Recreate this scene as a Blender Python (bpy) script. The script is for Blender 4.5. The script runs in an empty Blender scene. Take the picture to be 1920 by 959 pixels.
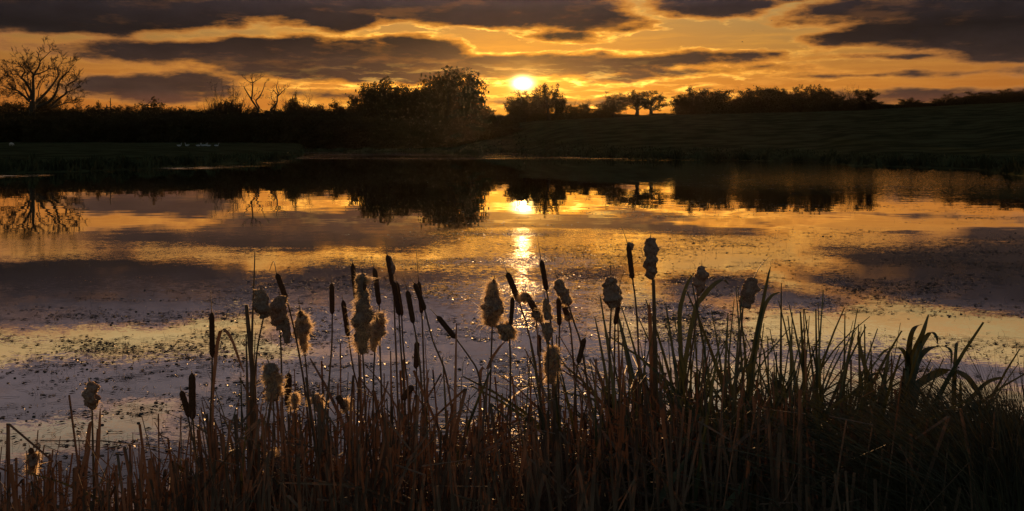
import bpy, math, random
import numpy as np
from mathutils import Vector, Matrix, noise as mnoise

C = bpy.context.scene
F = 1600.0            # focal length in photo pixels
CAMH = 2.3            # eye height above the water
HY = 272.0            # horizon row of the photo

# ------------------------------------------------------------------ camera
cam_d = bpy.data.cameras.new('camera'); cam = bpy.data.objects.new('camera', cam_d)
C.collection.objects.link(cam); C.camera = cam
cam.location = (0, 0, CAMH); cam.rotation_euler = (math.radians(90), 0, 0)
cam_d.sensor_width = 36; cam_d.lens = 36 * F / 1920
cam_d.shift_y = -(479.5 - HY) / 1920
cam_d.clip_start = 0.05; cam_d.clip_end = 20000

def P(px, py, D):
    return Vector(((px - 960) / F * D, D, CAMH - (py - HY) / F * D))

# ------------------------------------------------------------------ view
C.view_settings.view_transform = 'Standard'; C.view_settings.look = 'None'
C.view_settings.exposure = 0.42; C.view_settings.gamma = 1.0
C.cycles.max_bounces = 6; C.cycles.transparent_max_bounces = 6
C.cycles.sample_clamp_indirect = 4.0
C.cycles.sample_clamp_direct = 10.0
try: C.cycles.use_denoising = True
except Exception: pass

SUN_PX = (980, 157)
SAZ = math.atan((SUN_PX[0] - 960) / F)
SEL = math.atan((HY - SUN_PX[1]) / F * math.cos(SAZ))
SUN_DIR = Vector((math.sin(SAZ) * math.cos(SEL), math.cos(SAZ) * math.cos(SEL), math.sin(SEL)))

def srgb(r, g, b):
    f = lambda c: (c / 255 / 12.92) if c / 255 <= 0.04045 else ((c / 255 + 0.055) / 1.055) ** 2.4
    return (f(r), f(g), f(b))

# ------------------------------------------------------------------ node helper
class NB:
    def __init__(s, tree): s.t = tree; s.n = tree.nodes; s.l = tree.links
    def put(s, sock, v):
        if isinstance(v, bpy.types.NodeSocket): s.l.new(v, sock)
        elif v is not None:
            if sock.type == 'RGBA' and len(v) == 3: v = (*v, 1)
            sock.default_value = v
    def m(s, op, a, b=None, c=None, clamp=False):
        n = s.n.new('ShaderNodeMath'); n.operation = op; n.use_clamp = clamp
        for i, v in enumerate((a, b, c)):
            if v is not None: s.put(n.inputs[i], v)
        return n.outputs[0]
    def v(s, op, a, b=None, c=None, out=0):
        n = s.n.new('ShaderNodeVectorMath'); n.operation = op
        for i, v in enumerate((a, b, c)):
            if v is not None: s.put(n.inputs[i], v)
        return n.outputs['Value'] if op in ('DOT_PRODUCT', 'LENGTH') else n.outputs[0]
    def comb(s, x, y, z):
        n = s.n.new('ShaderNodeCombineXYZ')
        for i, v in enumerate((x, y, z)): s.put(n.inputs[i], v)
        return n.outputs[0]
    def sep(s, v):
        n = s.n.new('ShaderNodeSeparateXYZ'); s.put(n.inputs[0], v); return n.outputs
    def noise(s, vec, scale, detail=3, rough=0.55, dim='3D'):
        n = s.n.new('ShaderNodeTexNoise'); n.noise_dimensions = dim
        s.put(n.inputs['Vector'], vec); n.inputs['Scale'].default_value = scale
        n.inputs['Detail'].default_value = detail; n.inputs['Roughness'].default_value = rough
        return n
    def ramp(s, fac, stops, interp='LINEAR'):
        n = s.n.new('ShaderNodeValToRGB'); n.color_ramp.interpolation = interp
        el = n.color_ramp.elements
        while len(el) < len(stops): el.new(0.5)
        for e, (p, c) in zip(el, stops): e.position = p; e.color = (*c, 1)
        s.put(n.inputs[0], fac); return n.outputs[0]
    def mix(s, fac, a, b, mode='MIX', clamp=False):
        n = s.n.new('ShaderNodeMix'); n.data_type = 'RGBA'; n.blend_type = mode; n.clamp_result = clamp
        s.put(n.inputs[0], fac); s.put(n.inputs[6], a); s.put(n.inputs[7], b); return n.outputs[2]
    def sstep(s, x, a, b):
        n = s.n.new('ShaderNodeMapRange'); n.interpolation_type = 'SMOOTHSTEP'
        s.put(n.inputs[0], x); n.inputs[1].default_value = a; n.inputs[2].default_value = b
        return n.outputs[0]
    def gauss(s, q):      # exp(-q)
        return s.m('EXPONENT', s.m('MULTIPLY', q, -1.0))

# ------------------------------------------------------------------ world: sunset sky
world = bpy.data.worlds.new('World'); C.world = world; world.use_nodes = True
wt = world.node_tree; wt.nodes.clear(); W = NB(wt)
tc = W.n.new('ShaderNodeTexCoord')
x, y, z = W.sep(tc.outputs['Generated'])
U = W.m('MULTIPLY', W.m('ARCTAN2', x, y), F)
V = W.m('MULTIPLY', W.m('ARCSINE', z), F)
def sky_uv(px, py):
    az = math.atan((px - 960) / F); return F * az, F * math.atan((HY - py) / F * math.cos(az))
SU, SV = sky_uv(*SUN_PX)
P0 = W.comb(U, V, 0.0)
# domain warp so that the cloud banks get torn, uneven edges
wp1 = W.noise(W.v('MULTIPLY', P0, (1 / 170, 1 / 60, 1.0)), 1.0, 4, 0.6)
wp2 = W.noise(W.v('MULTIPLY', P0, (1 / 45, 1 / 16, 1.0)), 1.0, 3, 0.6)
off = W.v('ADD', W.v('MULTIPLY', W.v('SUBTRACT', wp1.outputs['Color'], (.5, .5, .5)), (80, 18, 0)),
          W.v('MULTIPLY', W.v('SUBTRACT', wp2.outputs['Color'], (.5, .5, .5)), (22, 8, 0)))
PW = W.v('ADD', P0, off)
CL = [  # cloud banks: centre x, centre y, half width, half height  (angles on the sky, written in photo units)
 (60, 12, 330, 44), (330, 3, 230, 36), (470, -6, 120, 36),
 (640, 18, 90, 40), (800, 0, 200, 44), (960, 12, 230, 40), (1110, 38, 110, 24), (1170, 52, 60, 11), (1060, 68, 75, 9),
 (1330, 4, 130, 26), (430, 100, 300, 20), (250, 104, 110, 14), (600, 108, 270, 40), (780, 112, 110, 46), (660, 138, 260, 17),
 (930, 125, 130, 24), (1080, 122, 170, 24), (1240, 112, 160, 14), (1370, 104, 90, 7), (1320, 133, 120, 9), (1150, 143, 120, 10),
 (290, 168, 155, 24), (370, 150, 60, 20), (200, 165, 60, 14), (640, 180, 100, 10),
 (1730, 16, 240, 26), (1850, 48, 220, 44), (1650, 68, 130, 15), (1960, 90, 160, 26), (1700, 104, 120, 5),
 (1830, 133, 150, 7), (1640, 141, 160, 4), (1330, 164, 30, 6), (1780, 182, 380, 15), (1010, 192, 220, 10), (740, 190, 120, 10),
 # above the frame, seen in the water
 (260, -14, 560, 44), (820, -60, 300, 60), (640, -210, 300, 80), (1000, -170, 260, 95), (860, -330, 520, 100),
 (1480, -20, 130, 20), (1260, -40, 120, 22), (1900, -10, 240, 36), (1700, -138, 330, 20), (1300, -110, 130, 30), (60, -190, 380, 46), (1500, -330, 360, 46), (100, -360, 400, 46),
]
run = None
for cx, cy, rx, ry in CL:
    cu, cv = sky_uv(cx, cy); rx *= 1.04; ry *= 1.04
    q = W.v('MULTIPLY_ADD', PW, (1 / rx, 1 / ry, 0), (-cu / rx, -cv / ry, 0))
    k = min(max(ry / 26, 0.26), 1.6)
    d = W.m('MULTIPLY_ADD', W.v('LENGTH', q), -k, k)     # positive inside the bank, about 1 per 28 units of depth
    if run is None: run = d
    else:
        n = W.n.new('ShaderNodeMath'); n.operation = 'SMOOTH_MAX'
        W.put(n.inputs[0], run); W.put(n.inputs[1], d); n.inputs[2].default_value = 0.22; run = n.outputs[0]
fb = W.noise(W.v('MULTIPLY', P0, (1 / 150, 1 / 34, 1.0)), 1.0, 7, 0.62)
fb2 = W.noise(W.v('MULTIPLY', P0, (1 / 60, 1 / 24, 1.0)), 1.0, 5, 0.6)
dens = W.m('ADD', W.m('ADD', 0.13, run), W.m('ADD', W.m('MULTIPLY', W.m('SUBTRACT', fb.outputs[0], 0.5), 1.3), W.m('MULTIPLY', W.m('SUBTRACT', fb2.outputs[0], 0.5), 0.8)))
alpha = W.sstep(dens, -0.06, 0.24)
core = W.sstep(dens, 0.02, 0.48)
dU = W.m('SUBTRACT', U, SU); dV = W.m('SUBTRACT', V, SV)
def gg(su, sv, pw=2.0):
    a = W.m('MULTIPLY', dU, 1 / su); b = W.m('MULTIPLY', dV, 1 / sv)
    return W.gauss(W.m('ADD', W.m('MULTIPLY', a, a), W.m('MULTIPLY', b, b)))
g_wide = gg(620, 200); g_mid = gg(330, 105); g_near = gg(170, 55); g_disc = gg(56, 38); g_disc2 = gg(21, 14)
t = W.m('DIVIDE', V, 1000.0)
base = W.ramp(t, [(0.0, srgb(150, 82, 40)), (0.06, srgb(186, 108, 42)), (0.11, srgb(184, 112, 46)), (0.17, srgb(162, 116, 60)),
                  (0.26, srgb(152, 130, 84)), (0.34, srgb(206, 176, 122)), (0.45, srgb(184, 166, 140)), (0.62, srgb(108, 100, 104)), (0.9, srgb(56, 53, 62))])
# thin high streaks
st = W.noise(W.v('MULTIPLY', PW, (1 / 260, 1 / 15, 1.0)), 1.0, 5, 0.6)
stm = W.sstep(st.outputs[0], 0.42, 0.68)
base = W.mix(W.m('MULTIPLY', stm, 0.4), base, W.mix(g_wide, srgb(190, 112, 62), srgb(255, 190, 60)))
base = W.mix(W.m('MULTIPLY', g_wide, 0.3), base, srgb(214, 138, 42))
base = W.mix(W.m('MULTIPLY', g_mid, 0.65), base, srgb(236, 146, 30))

def scale(col, f):
    n = W.n.new('ShaderNodeVectorMath'); n.operation = 'SCALE'
    W.put(n.inputs[0], col); W.put(n.inputs['Scale'], f); return n.outputs[0]
base = scale(base, W.m('ADD', 0.56, W.m('MULTIPLY', gg(700, 500), 0.38)))
# cloud body: warm grey near the horizon, near black high in the frame, mauve further up
cb = W.ramp(t, [(0.0, srgb(112, 62, 38)), (0.065, srgb(92, 56, 40)), (0.095, srgb(50, 39, 35)), (0.16, srgb(37, 31, 30)),
                (0.20, srgb(24, 21, 21)), (0.25, srgb(38, 33, 35)), (0.32, srgb(86, 75, 78)), (0.42, srgb(94, 84, 86)), (0.6, srgb(74, 69, 73)), (0.9, srgb(42, 38, 46))])
cb = W.mix(W.m('MULTIPLY', W.m('MULTIPLY', g_wide, 0.35), W.m('SUBTRACT', 1.0, W.m('MULTIPLY', W.sstep(V, 110, 200), 0.8))), cb, srgb(104, 62, 34))
cthin = W.mix(g_wide, srgb(120, 80, 52), srgb(232, 146, 36))
cthin = W.mix(W.sstep(V, 260, 420), cthin, srgb(168, 130, 110))
shade = W.m('ADD', 0.5, W.m('MULTIPLY', fb2.outputs[0], 1.0))
tear = W.m('MULTIPLY', W.sstep(fb.outputs[0], 0.5, 0.36), 0.12)
core = W.m('MULTIPLY', core, W.m('SUBTRACT', 1.0, tear))
cloud = scale(W.mix(core, cthin, cb), shade)
col = W.mix(alpha, base, cloud)
# silver (here golden) lining on the edges facing the sun
rim = W.m('MULTIPLY', W.sstep(dens, -0.10, 0.02), W.m('SUBTRACT', 1.0, W.sstep(dens, 0.03, 0.16)))
lit = W.m('MULTIPLY', rim, W.m('ADD', W.m('MULTIPLY', g_mid, 1.7), W.m('MULTIPLY', g_wide, 0.10)))
fine = W.sstep(wp2.outputs[0], 0.4, 0.7)
col = W.v('ADD', col, scale((1.0, 0.55, 0.09), W.m('MULTIPLY', lit, W.m('ADD', 0.12, W.m('MULTIPLY', fine, 0.88)))))
# bright broken gold around the sun, sun glow, sun
band = gg(300, 26)
stn = W.noise(W.v('MULTIPLY', PW, (1 / 70, 1 / 9, 1.0)), 1.0, 5, 0.6)
bs = W.m('MULTIPLY', band, W.sstep(stn.outputs[0], 0.48, 0.66))
col = W.v('ADD', col, scale((1.0, 0.56, 0.10), W.m('MULTIPLY', bs, 0.75)))
col = W.v('ADD', col, scale((1.0, 0.42, 0.05), W.m('MULTIPLY', g_near, 0.22)))
col = W.v('ADD', col, scale((1.0, 0.46, 0.06), W.m('MULTIPLY', g_disc, 0.26)))
col = W.v('ADD', col, scale((1.0, 0.72, 0.25), W.m('MULTIPLY', W.m('POWER', g_disc2, 2.0), 9.0)))
# the sky behind and overhead falls back to a Nishita dusk sky
nish = W.n.new('ShaderNodeTexSky'); nish.sky_type = 'NISHITA'; nish.sun_disc = False
nish.sun_elevation = SEL; nish.sun_rotation = SAZ
nish.air_density = 1.0; nish.dust_density = 2.0
nb = W.n.new('ShaderNodeBackground'); W.put(nb.inputs[0], nish.outputs[0]); nb.inputs[1].default_value = 0.10
cbk = W.n.new('ShaderNodeBackground'); W.put(cbk.inputs[0], col); cbk.inputs[1].default_value = 1.0
front = W.m('MULTIPLY', W.m('SUBTRACT', 1.0, W.sstep(V, 1000, 1700)), W.sstep(y, -0.3, 0.35))
ms = W.n.new('ShaderNodeMixShader'); W.put(ms.inputs[0], front)
wt.links.new(nb.outputs[0], ms.inputs[1]); wt.links.new(cbk.outputs[0], ms.inputs[2])
wo = W.n.new('ShaderNodeOutputWorld'); wt.links.new(ms.outputs[0], wo.inputs[0])
world.cycles.sampling_method = 'MANUAL'; world.cycles.sample_map_resolution = 1024

# ------------------------------------------------------------------ sun
sl = bpy.data.lights.new('sun', 'SUN'); sun = bpy.data.objects.new('sun', sl); C.collection.objects.link(sun)
sl.energy = 4.0; sl.angle = math.radians(0.6); sl.color = (1.0, 0.52, 0.2)
sun.rotation_euler = (-SUN_DIR).to_track_quat('-Z', 'Y').to_euler(); sun.location = (0, 0, 50)

# ------------------------------------------------------------------ mesh helpers
class MB:
    def __init__(s): s.v = []; s.f = []; s.n = 0
    def add(s, verts, faces):
        o = s.n; s.v.extend(verts); s.n += len(verts)
        s.f.extend([tuple(i + o for i in f) for f in faces])
    def tube(s, pts, rad, k=5, cap=True):
        pts = [Vector(p) for p in pts]; n = len(pts); vs = []
        prev = None
        for i, p in enumerate(pts):
            d = (pts[min(i + 1, n - 1)] - pts[max(i - 1, 0)])
            d = d.normalized() if d.length > 1e-9 else Vector((0, 0, 1))
            if prev is None:
                a = d.orthogonal().normalized()
            else:
                a = (prev - d * prev.dot(d)); a = a.normalized() if a.length > 1e-6 else d.orthogonal().normalized()
            prev = a; b = d.cross(a)
            r = rad[i] if hasattr(rad, '__len__') else rad
            for j in range(k):
                t = 2 * math.pi * j / k
                vs.append(p + (a * math.cos(t) + b * math.sin(t)) * r)
        fs = [(i * k + j, i * k + (j + 1) % k, (i + 1) * k + (j + 1) % k, (i + 1) * k + j) for i in range(n - 1) for j in range(k)]
        if cap: fs += [tuple(range(k))[::-1], tuple((n - 1) * k + j for j in range(k))]
        s.add(vs, fs)
    def ribbon(s, pts, wid, side, fold=0.25):
        """grass-like blade with a folded middle"""
        pts = [Vector(p) for p in pts]; n = len(pts); side = Vector(side).normalized(); vs = []
        for i, p in enumerate(pts):
            d = (pts[min(i + 1, n - 1)] - pts[max(i - 1, 0)])
            d = d.normalized() if d.length > 1e-9 else Vector((0, 0, 1))
            a = side - d * side.dot(d); a = a.normalized() if a.length > 1e-5 else d.orthogonal().normalized()
            b = d.cross(a); w = wid[i] / 2
            vs += [p - a * w, p + b * w * fold, p + a * w]
        fs = []
        for i in range(n - 1):
            k = i * 3; fs += [(k, k + 1, k + 4, k + 3), (k + 1, k + 2, k + 5, k + 4)]
        s.add(vs, fs)
    def mesh(s, name, mat, smooth=True):
        me = bpy.data.meshes.new(name); me.from_pydata([tuple(v) for v in s.v], [], s.f)
        if smooth: me.polygons.foreach_set('use_smooth', [True] * len(me.polygons))
        me.materials.append(mat); me.update(); return me

def link(name, data, parent=None, loc=None):
    o = bpy.data.objects.new(name, data); C.collection.objects.link(o)
    if parent is not None: o.parent = parent
    if loc is not None: o.location = loc
    return o
def tag(o, label, cat, group=None, kind=None):
    if label: o['label'] = label
    if cat: o['category'] = cat
    if group: o['group'] = group
    if kind: o['kind'] = kind
    return o

def smooth_poly(pts, n):
    """Catmull-Rom through the given points"""
    pts = [Vector(p) for p in pts]
    if len(pts) == 2: return [pts[0].lerp(pts[1], i / n) for i in range(n + 1)]
    ext = [pts[0] * 2 - pts[1]] + pts + [pts[-1] * 2 - pts[-2]]; out = []
    seg = len(pts) - 1
    for i in range(n + 1):
        u = i / n * seg; k = min(int(u), seg - 1); t = u - k
        a, b, c, d = ext[k:k + 4]
        out.append(0.5 * ((2 * b) + (c - a) * t + (2 * a - 5 * b + 4 * c - d) * t * t + (3 * b - a - 3 * c + d) * t ** 3))
    return out

# ------------------------------------------------------------------ materials
def principled(name, col, rough=0.7, transl=None, noise_scale=None, dark=0.5, spec=0.3, objvar=0.0, bump=0.0):
    m = bpy.data.materials.new(name); m.use_nodes = True; N = NB(m.node_tree)
    bs = m.node_tree.nodes['Principled BSDF']; out = m.node_tree.nodes['Material Output']
    c = (*col, 1)
    tcn = N.n.new('ShaderNodeTexCoord')
    src = c
    if noise_scale:
        nz = N.noise(tcn.outputs['Object'], noise_scale, 4)
        src = N.mix(N.sstep(nz.outputs[0], 0.35, 0.65), tuple(q * dark for q in col), col)
        if bump:
            bn = N.n.new('ShaderNodeBump'); bn.inputs['Distance'].default_value = bump
            N.put(bn.inputs['Height'], nz.outputs[0]); N.put(bs.inputs['Normal'], bn.outputs[0])
    if objvar:
        oi = N.n.new('ShaderNodeObjectInfo')
        n = N.n.new('ShaderNodeVectorMath'); n.operation = 'SCALE'
        N.put(n.inputs[0], src); N.put(n.inputs['Scale'], N.m('ADD', 1 - objvar, N.m('MULTIPLY', oi.outputs['Random'], 2 * objvar))); src = n.outputs[0]
    N.put(bs.inputs['Base Color'], src)
    bs.inputs['Roughness'].default_value = rough
    bs.inputs['Specular IOR Level'].default_value = spec
    if transl:
        tr = N.n.new('ShaderNodeBsdfTranslucent'); tr.inputs[0].default_value = (*transl[0], 1)
        mx = N.n.new('ShaderNodeMixShader'); mx.inputs[0].default_value = transl[1]
        N.l.new(bs.outputs[0], mx.inputs[1]); N.l.new(tr.outputs[0], mx.inputs[2]); N.l.new(mx.outputs[0], out.inputs[0])
    return m
M = dict(
 ground=principled('field_grass', (0.060, 0.062, 0.028), 1.0, None, 0.15, 0.45, 0.0),
 bark=principled('bark', (0.06, 0.045, 0.032), 0.9, None, 3.0, 0.6, 0.1),
 crown=principled('autumn_leaves', (0.055, 0.045, 0.018), 0.8, ((0.10, 0.06, 0.015), 0.25), 0.4, 0.55, 0.15),
 crown_d=principled('evergreen_leaves', (0.040, 0.048, 0.022), 0.8, ((0.05, 0.045, 0.012), 0.15), 0.4, 0.55, 0.15),
 reed_g=principled('green_reed_leaf', (0.060, 0.066, 0.030), 0.6, ((0.06, 0.055, 0.015), 0.10), 9.0, 0.6, 0.35, 0.4),
 reed_b=principled('dry_reed_leaf', (0.15, 0.096, 0.062), 0.7, ((0.10, 0.045, 0.02), 0.12), 9.0, 0.5, 0.3, 0.5),
 stem=principled('cattail_stem', (0.15, 0.085, 0.045), 0.6, None, 12.0, 0.6, 0.3, 0.2),
 head=principled('brown_seed_head', (0.085, 0.040, 0.022), 0.95, None, 160.0, 0.6, 0.1, 0.15, 0.0015),
 fluff=principled('pale_seed_down', (0.26, 0.18, 0.14), 1.0, ((0.5, 0.3, 0.16), 0.14), 90.0, 0.55, 0.0, 0.12, 0.004),
 down=principled('loose_seed_down', (0.32, 0.24, 0.18), 1.0, ((0.98, 0.82, 0.58), 0.68), None, 1, 0.0),
 litter=principled('dead_reed_litter', (0.16, 0.102, 0.07), 0.85, ((0.10, 0.045, 0.02), 0.10), 5.0, 0.4, 0.2),
 bankgrass=principled('bank_grass', (0.060, 0.062, 0.030), 1.0, None, 0.3, 0.4, 0.0, 0.0),
 sedge=principled('sedge_blades', (0.050, 0.046, 0.024), 0.6, ((0.06, 0.045, 0.015), 0.08), 3.0, 0.5, 0.4),
 weed=principled('floating_pondweed', (0.035, 0.025, 0.018), 0.5, None, 6.0, 0.5, 0.5),
 white=principled('white_feathers', (0.36, 0.36, 0.37), 0.7),
 beak=principled('orange_beak', (0.5, 0.2, 0.03), 0.5),
 darkbird=principled('dark_feathers', (0.03, 0.03, 0.03), 0.8),
 wool=principled('sheep_wool', (0.55, 0.47, 0.42), 1.0, None, 8.0, 0.7),
)

# ------------------------------------------------------------------ terrain
SH = np.array([(-900, 345), (-600, 335), (0, 325), (150, 322), (300, 315), (450, 306.5), (540, 300), (564, 294), (570, 284.5), (760, 284.5), (960, 287.5), (1070, 294),
               (1200, 298.5), (1400, 301.5), (1535, 304.5), (1600, 311), (1830, 317.5), (1870, 324), (1920, 331), (2100, 345), (2600, 380), (3500, 420)], float)
CR = np.array([(-900, 268), (850, 268), (930, 238), (1000, 230), (1100, 226), (1280, 219), (1450, 216), (1600, 213), (1750, 205), (1920, 198), (2400, 190), (3500, 190)], float)
def ground_z(px, D):
    px = np.asarray(px, float); D = np.asarray(D, float)
    Ds = CAMH * F / (np.interp(px, SH[:, 0], SH[:, 1]) - HY)
    s = D - Ds
    yc = np.interp(px, CR[:, 0], CR[:, 1]); zc = CAMH + (HY - yc) / F * 400
    u = np.clip((D - Ds - 8) / np.maximum(400 - Ds - 8, 30), 0, 1)
    u = u * u * (3 - 2 * u)
    land = 0.45 * (1 - np.exp(-np.maximum(s, 0) / 1.5)) + u * zc
    z = np.where(s > 0, land, -0.6 * (1 - np.exp(np.minimum(s, 0) / 3)))
    # near bank on which the photographer stands
    Db = np.interp(px, [-900, 0, 900, 1600, 1800, 1920, 2600], [3.3, 3.4, 3.9, 4.0, 4.3, 4.9, 6.5])
    bh = np.interp(px, [0, 1500, 1800, 1920, 2400], [0.55, 0.6, 0.9, 1.15, 1.3])
    zb = bh * (1 - D / Db)
    return np.maximum(z, zb)
def gz(px, D): return float(ground_z(px, D))

def build_ground():
    az = np.concatenate([np.linspace(-180, -75, 22)[:-1], np.linspace(-75, -36, 40)[:-1], np.linspace(-36, 36, 361), np.linspace(36, 75, 40)[1:], np.linspace(75, 180, 22)[1:-1]])
    D = np.concatenate([np.linspace(0.3, 8, 26), np.geomspace(8.5, 50, 14)[:-1], np.geomspace(50, 420, 150), np.geomspace(440, 700, 8)])
    A, R = np.meshgrid(np.radians(az), D, indexing='ij')
    Ac = np.clip(A, math.radians(-55), math.radians(55))
    px = 960 + F * np.tan(Ac); Y = R * np.where(np.abs(A) < math.radians(55), np.cos(A), math.cos(math.radians(55)))
    z = ground_z(px, Y)
    back = np.clip((np.abs(np.degrees(A)) - 72) / 15, 0, 1)
    z = z * (1 - back) + 0.75 * back
    rng = np.random.RandomState(3)
    z = z + np.where((z > 0.1) & (R > 60), (np.sin(A * 90 + R * .05) * .06 + rng.normal(0, .01, z.shape)), 0)
    z = np.where(R > 5000, np.minimum(z, 20), z)
    X = R * np.sin(A); Yw = R * np.cos(A)
    na, nd = A.shape
    verts = list(zip(X.ravel().tolist(), Yw.ravel().tolist(), z.ravel().tolist())) + [(0, 0, 0.7)]
    faces = []
    for i in range(na):
        j = (i + 1) % na
        for k in range(nd - 1): faces.append((i * nd + k, j * nd + k, j * nd + k + 1, i * nd + k + 1))
        faces.append((len(verts) - 1, j * nd, i * nd))
    me = bpy.data.meshes.new('ground'); me.from_pydata(verts, [], faces)
    me.polygons.foreach_set('use_smooth', [True] * len(me.polygons)); me.materials.append(M['ground']); me.update()
    tag(link('ground', me), 'dark grassy banks and fields round the lake', 'ground', kind='structure')
build_ground()

# ------------------------------------------------------------------ water
def build_water():
    m = bpy.data.materials.new('lake_water'); m.use_nodes = True; t = m.node_tree; t.nodes.clear(); N = NB(t)
    geo = N.n.new('ShaderNodeNewGeometry'); pos = geo.outputs['Position']
    X, Y, Z = N.sep(pos)
    # where the breeze ruffles the surface
    big = N.noise(N.v('MULTIPLY', pos, (0.10, 0.28, 0)), 1.0, 3, 0.6).outputs[0]
    farstreak = N.noise(N.v('MULTIPLY', pos, (0.022, 0.11, 0)), 1.0, 5, 0.65).outputs[0]
    az = N.m('DIVIDE', X, N.m('MAXIMUM', Y, 0.5))
    sunband = N.gauss(N.m('POWER', N.m('ABSOLUTE', N.m('MULTIPLY', N.m('SUBTRACT', az, 0.012), 1 / 0.075)), 2.0))
    near = N.m('SUBTRACT', 1.0, N.sstep(Y, 20.5, 24.5))
    patches = N.sstep(big, 0.45, 0.62)
    # ripple slopes, straight from noise (metres on the water)
    n1 = N.noise(N.v('MULTIPLY', pos, (9, 16, 0)), 1.0, 2, 0.5)
    n2 = N.noise(N.v('MULTIPLY', pos, (34, 46, 0)), 1.0, 2, 0.6)
    n3 = N.noise(N.v('MULTIPLY', pos, (0.7, 1.6, 0)), 1.0, 2, 0.5)
    def cent(n): return N.v('SUBTRACT', n.outputs['Color'], (.5, .5, .5))
    amp_near = N.m('MULTIPLY', near, N.m('ADD', N.m('ADD', 0.008, N.m('MULTIPLY', patches, 0.03)), N.m('MULTIPLY', N.m('MULTIPLY', sunband, 0.55), N.m('ADD', 0.18, N.m('MULTIPLY', patches, 0.97)))))
    right = N.sstep(az, 0.14, 0.30)
    far = N.sstep(Y, 28, 60)
    lane = N.m('MULTIPLY', Y, N.m('MULTIPLY', N.m('SUBTRACT', 18.0, N.m('MULTIPLY', az, 60.0)), 1 / 3680.0))      # 1 at the left bank, less towards the open lake
    lane = N.m('MULTIPLY', N.m('MULTIPLY', N.sstep(lane, 0.84, 0.90), N.sstep(az, -0.22, -0.29)), N.m('MULTIPLY', N.m('ADD', 0.15, N.sstep(farstreak, 0.42, 0.58)), N.m('ADD', 0.25, N.sstep(N.noise(N.v('MULTIPLY', pos, (0.6, 1.2, 0)), 1.0, 3, 0.6).outputs[0], 0.4, 0.6))))
    streaks = N.m('MULTIPLY', N.sstep(farstreak, 0.50, 0.60), N.sstep(Y, 105, 150))
    amp_far = N.m('MULTIPLY', far, N.m('ADD', N.m('MAXIMUM', N.m('MULTIPLY', lane, 0.75), N.m('MULTIPLY', streaks, 0.9)), N.m('MULTIPLY', right, 0.30)))
    sl1 = N.v('MULTIPLY', cent(n1), N.comb(amp_near, amp_near, 0.0))
    a2 = N.m('MULTIPLY', amp_near, 1.1)
    sl2 = N.v('MULTIPLY', cent(n2), N.comb(a2, a2, 0.0))
    sl3 = N.v('MULTIPLY', cent(n3), (0.004, 0.008, 0.0))
    sl4 = N.v('MULTIPLY', cent(n1), N.comb(0.0, N.m('MULTIPLY', amp_far, 0.42), 0.0))
    nrm = N.v('NORMALIZE', N.v('ADD', N.v('ADD', N.v('ADD', sl1, sl2), N.v('ADD', sl3, sl4)), (0, 0, 1)))
    lw = N.n.new('ShaderNodeLayerWeight'); lw.inputs[0].default_value = 0.5
    facing = lw.outputs['Facing']         # ~1 at grazing
    refl = N.ramp(facing, [(0.0, (.06,) * 3), (0.5, (.16,) * 3), (0.66, (.38,) * 3), (0.8, (.90,) * 3), (0.88, (1,) * 3), (1.0, (1,) * 3)])
    gl = N.n.new('ShaderNodeBsdfGlossy'); gl.distribution = 'BECKMANN'; N.put(gl.inputs['Color'], (1.0, 0.98, 0.97))
    N.put(gl.inputs['Roughness'], N.m('ADD', N.m('ADD', 0.01, N.m('MULTIPLY', N.m('MULTIPLY', sunband, near), 0.085)), N.m('MULTIPLY', amp_far, 0.26)))
    N.put(gl.inputs['Normal'], nrm)
    df = N.n.new('ShaderNodeBsdfDiffuse'); N.put(df.inputs['Color'], (0.012, 0.012, 0.016))
    mx = N.n.new('ShaderNodeMixShader'); N.put(mx.inputs[0], refl)
    N.l.new(df.outputs[0], mx.inputs[1]); N.l.new(gl.outputs[0], mx.inputs[2])
    o = N.n.new('ShaderNodeOutputMaterial'); N.l.new(mx.outputs[0], o.inputs[0])
    b = MB(); S = 500
    b.add([(-S, -20, 0), (S, -20, 0), (S, 440, 0), (-S, 440, 0)], [(0, 1, 2, 3)])
    tag(link('water', b.mesh('water', m)), 'still lake mirroring the sunset', 'water', kind='structure')
build_water()

# ------------------------------------------------------------------ trees
def rv(rng, s=1.0): return Vector((rng.uniform(-s, s), rng.uniform(-s, s), rng.uniform(-s, s)))

def limb_path(p0, p1, rng, wob=0.08, n=5, sag=0.0):
    L = (p1 - p0).length; pts = [p0]
    side = rv(rng).normalized() * L * wob
    for i in range(1, n + 1):
        t = i / n
        q = p0.lerp(p1, t) + side * math.sin(t * math.pi) + rv(rng, L * wob * 0.35) + Vector((0, 0, -sag * L * math.sin(t * math.pi)))
        pts.append(q)
    return pts

def twigs(mb, path, r0, rng, depth, ratio=0.55, dens=4, k=4, spread=0.9, ends=None, up=0.15, rmin=0.0):
    """grow smaller branches off a limb, recursively"""
    L = sum((path[i + 1] - path[i]).length for i in range(len(path) - 1))
    for j in range(dens):
        t = rng.uniform(0.25, 1.0) if j < dens - 1 else 1.0
        i = min(int(t * (len(path) - 1)), len(path) - 2)
        f = t * (len(path) - 1) - i
        p = path[i].lerp(path[i + 1], f); d = (path[i + 1] - path[i]).normalized()
        nd = (d + rv(rng, spread) + Vector((0, 0, up))).normalized()
        l = L * ratio * rng.uniform(0.6, 1.15)
        pts = limb_path(p, p + nd * l, rng, 0.12, 3)
        r = max(r0 * (1 - 0.5 * t) * 0.55, rmin)
        mb.tube(pts, [r, r * .8, r * .6, r * .35], k if depth > 1 else 3, False)
        if depth > 0: twigs(mb, pts, r * .8, rng, depth - 1, ratio, dens, k, spread, ends, up, rmin)
        elif ends is not None: ends.append(pts[-1])

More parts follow.
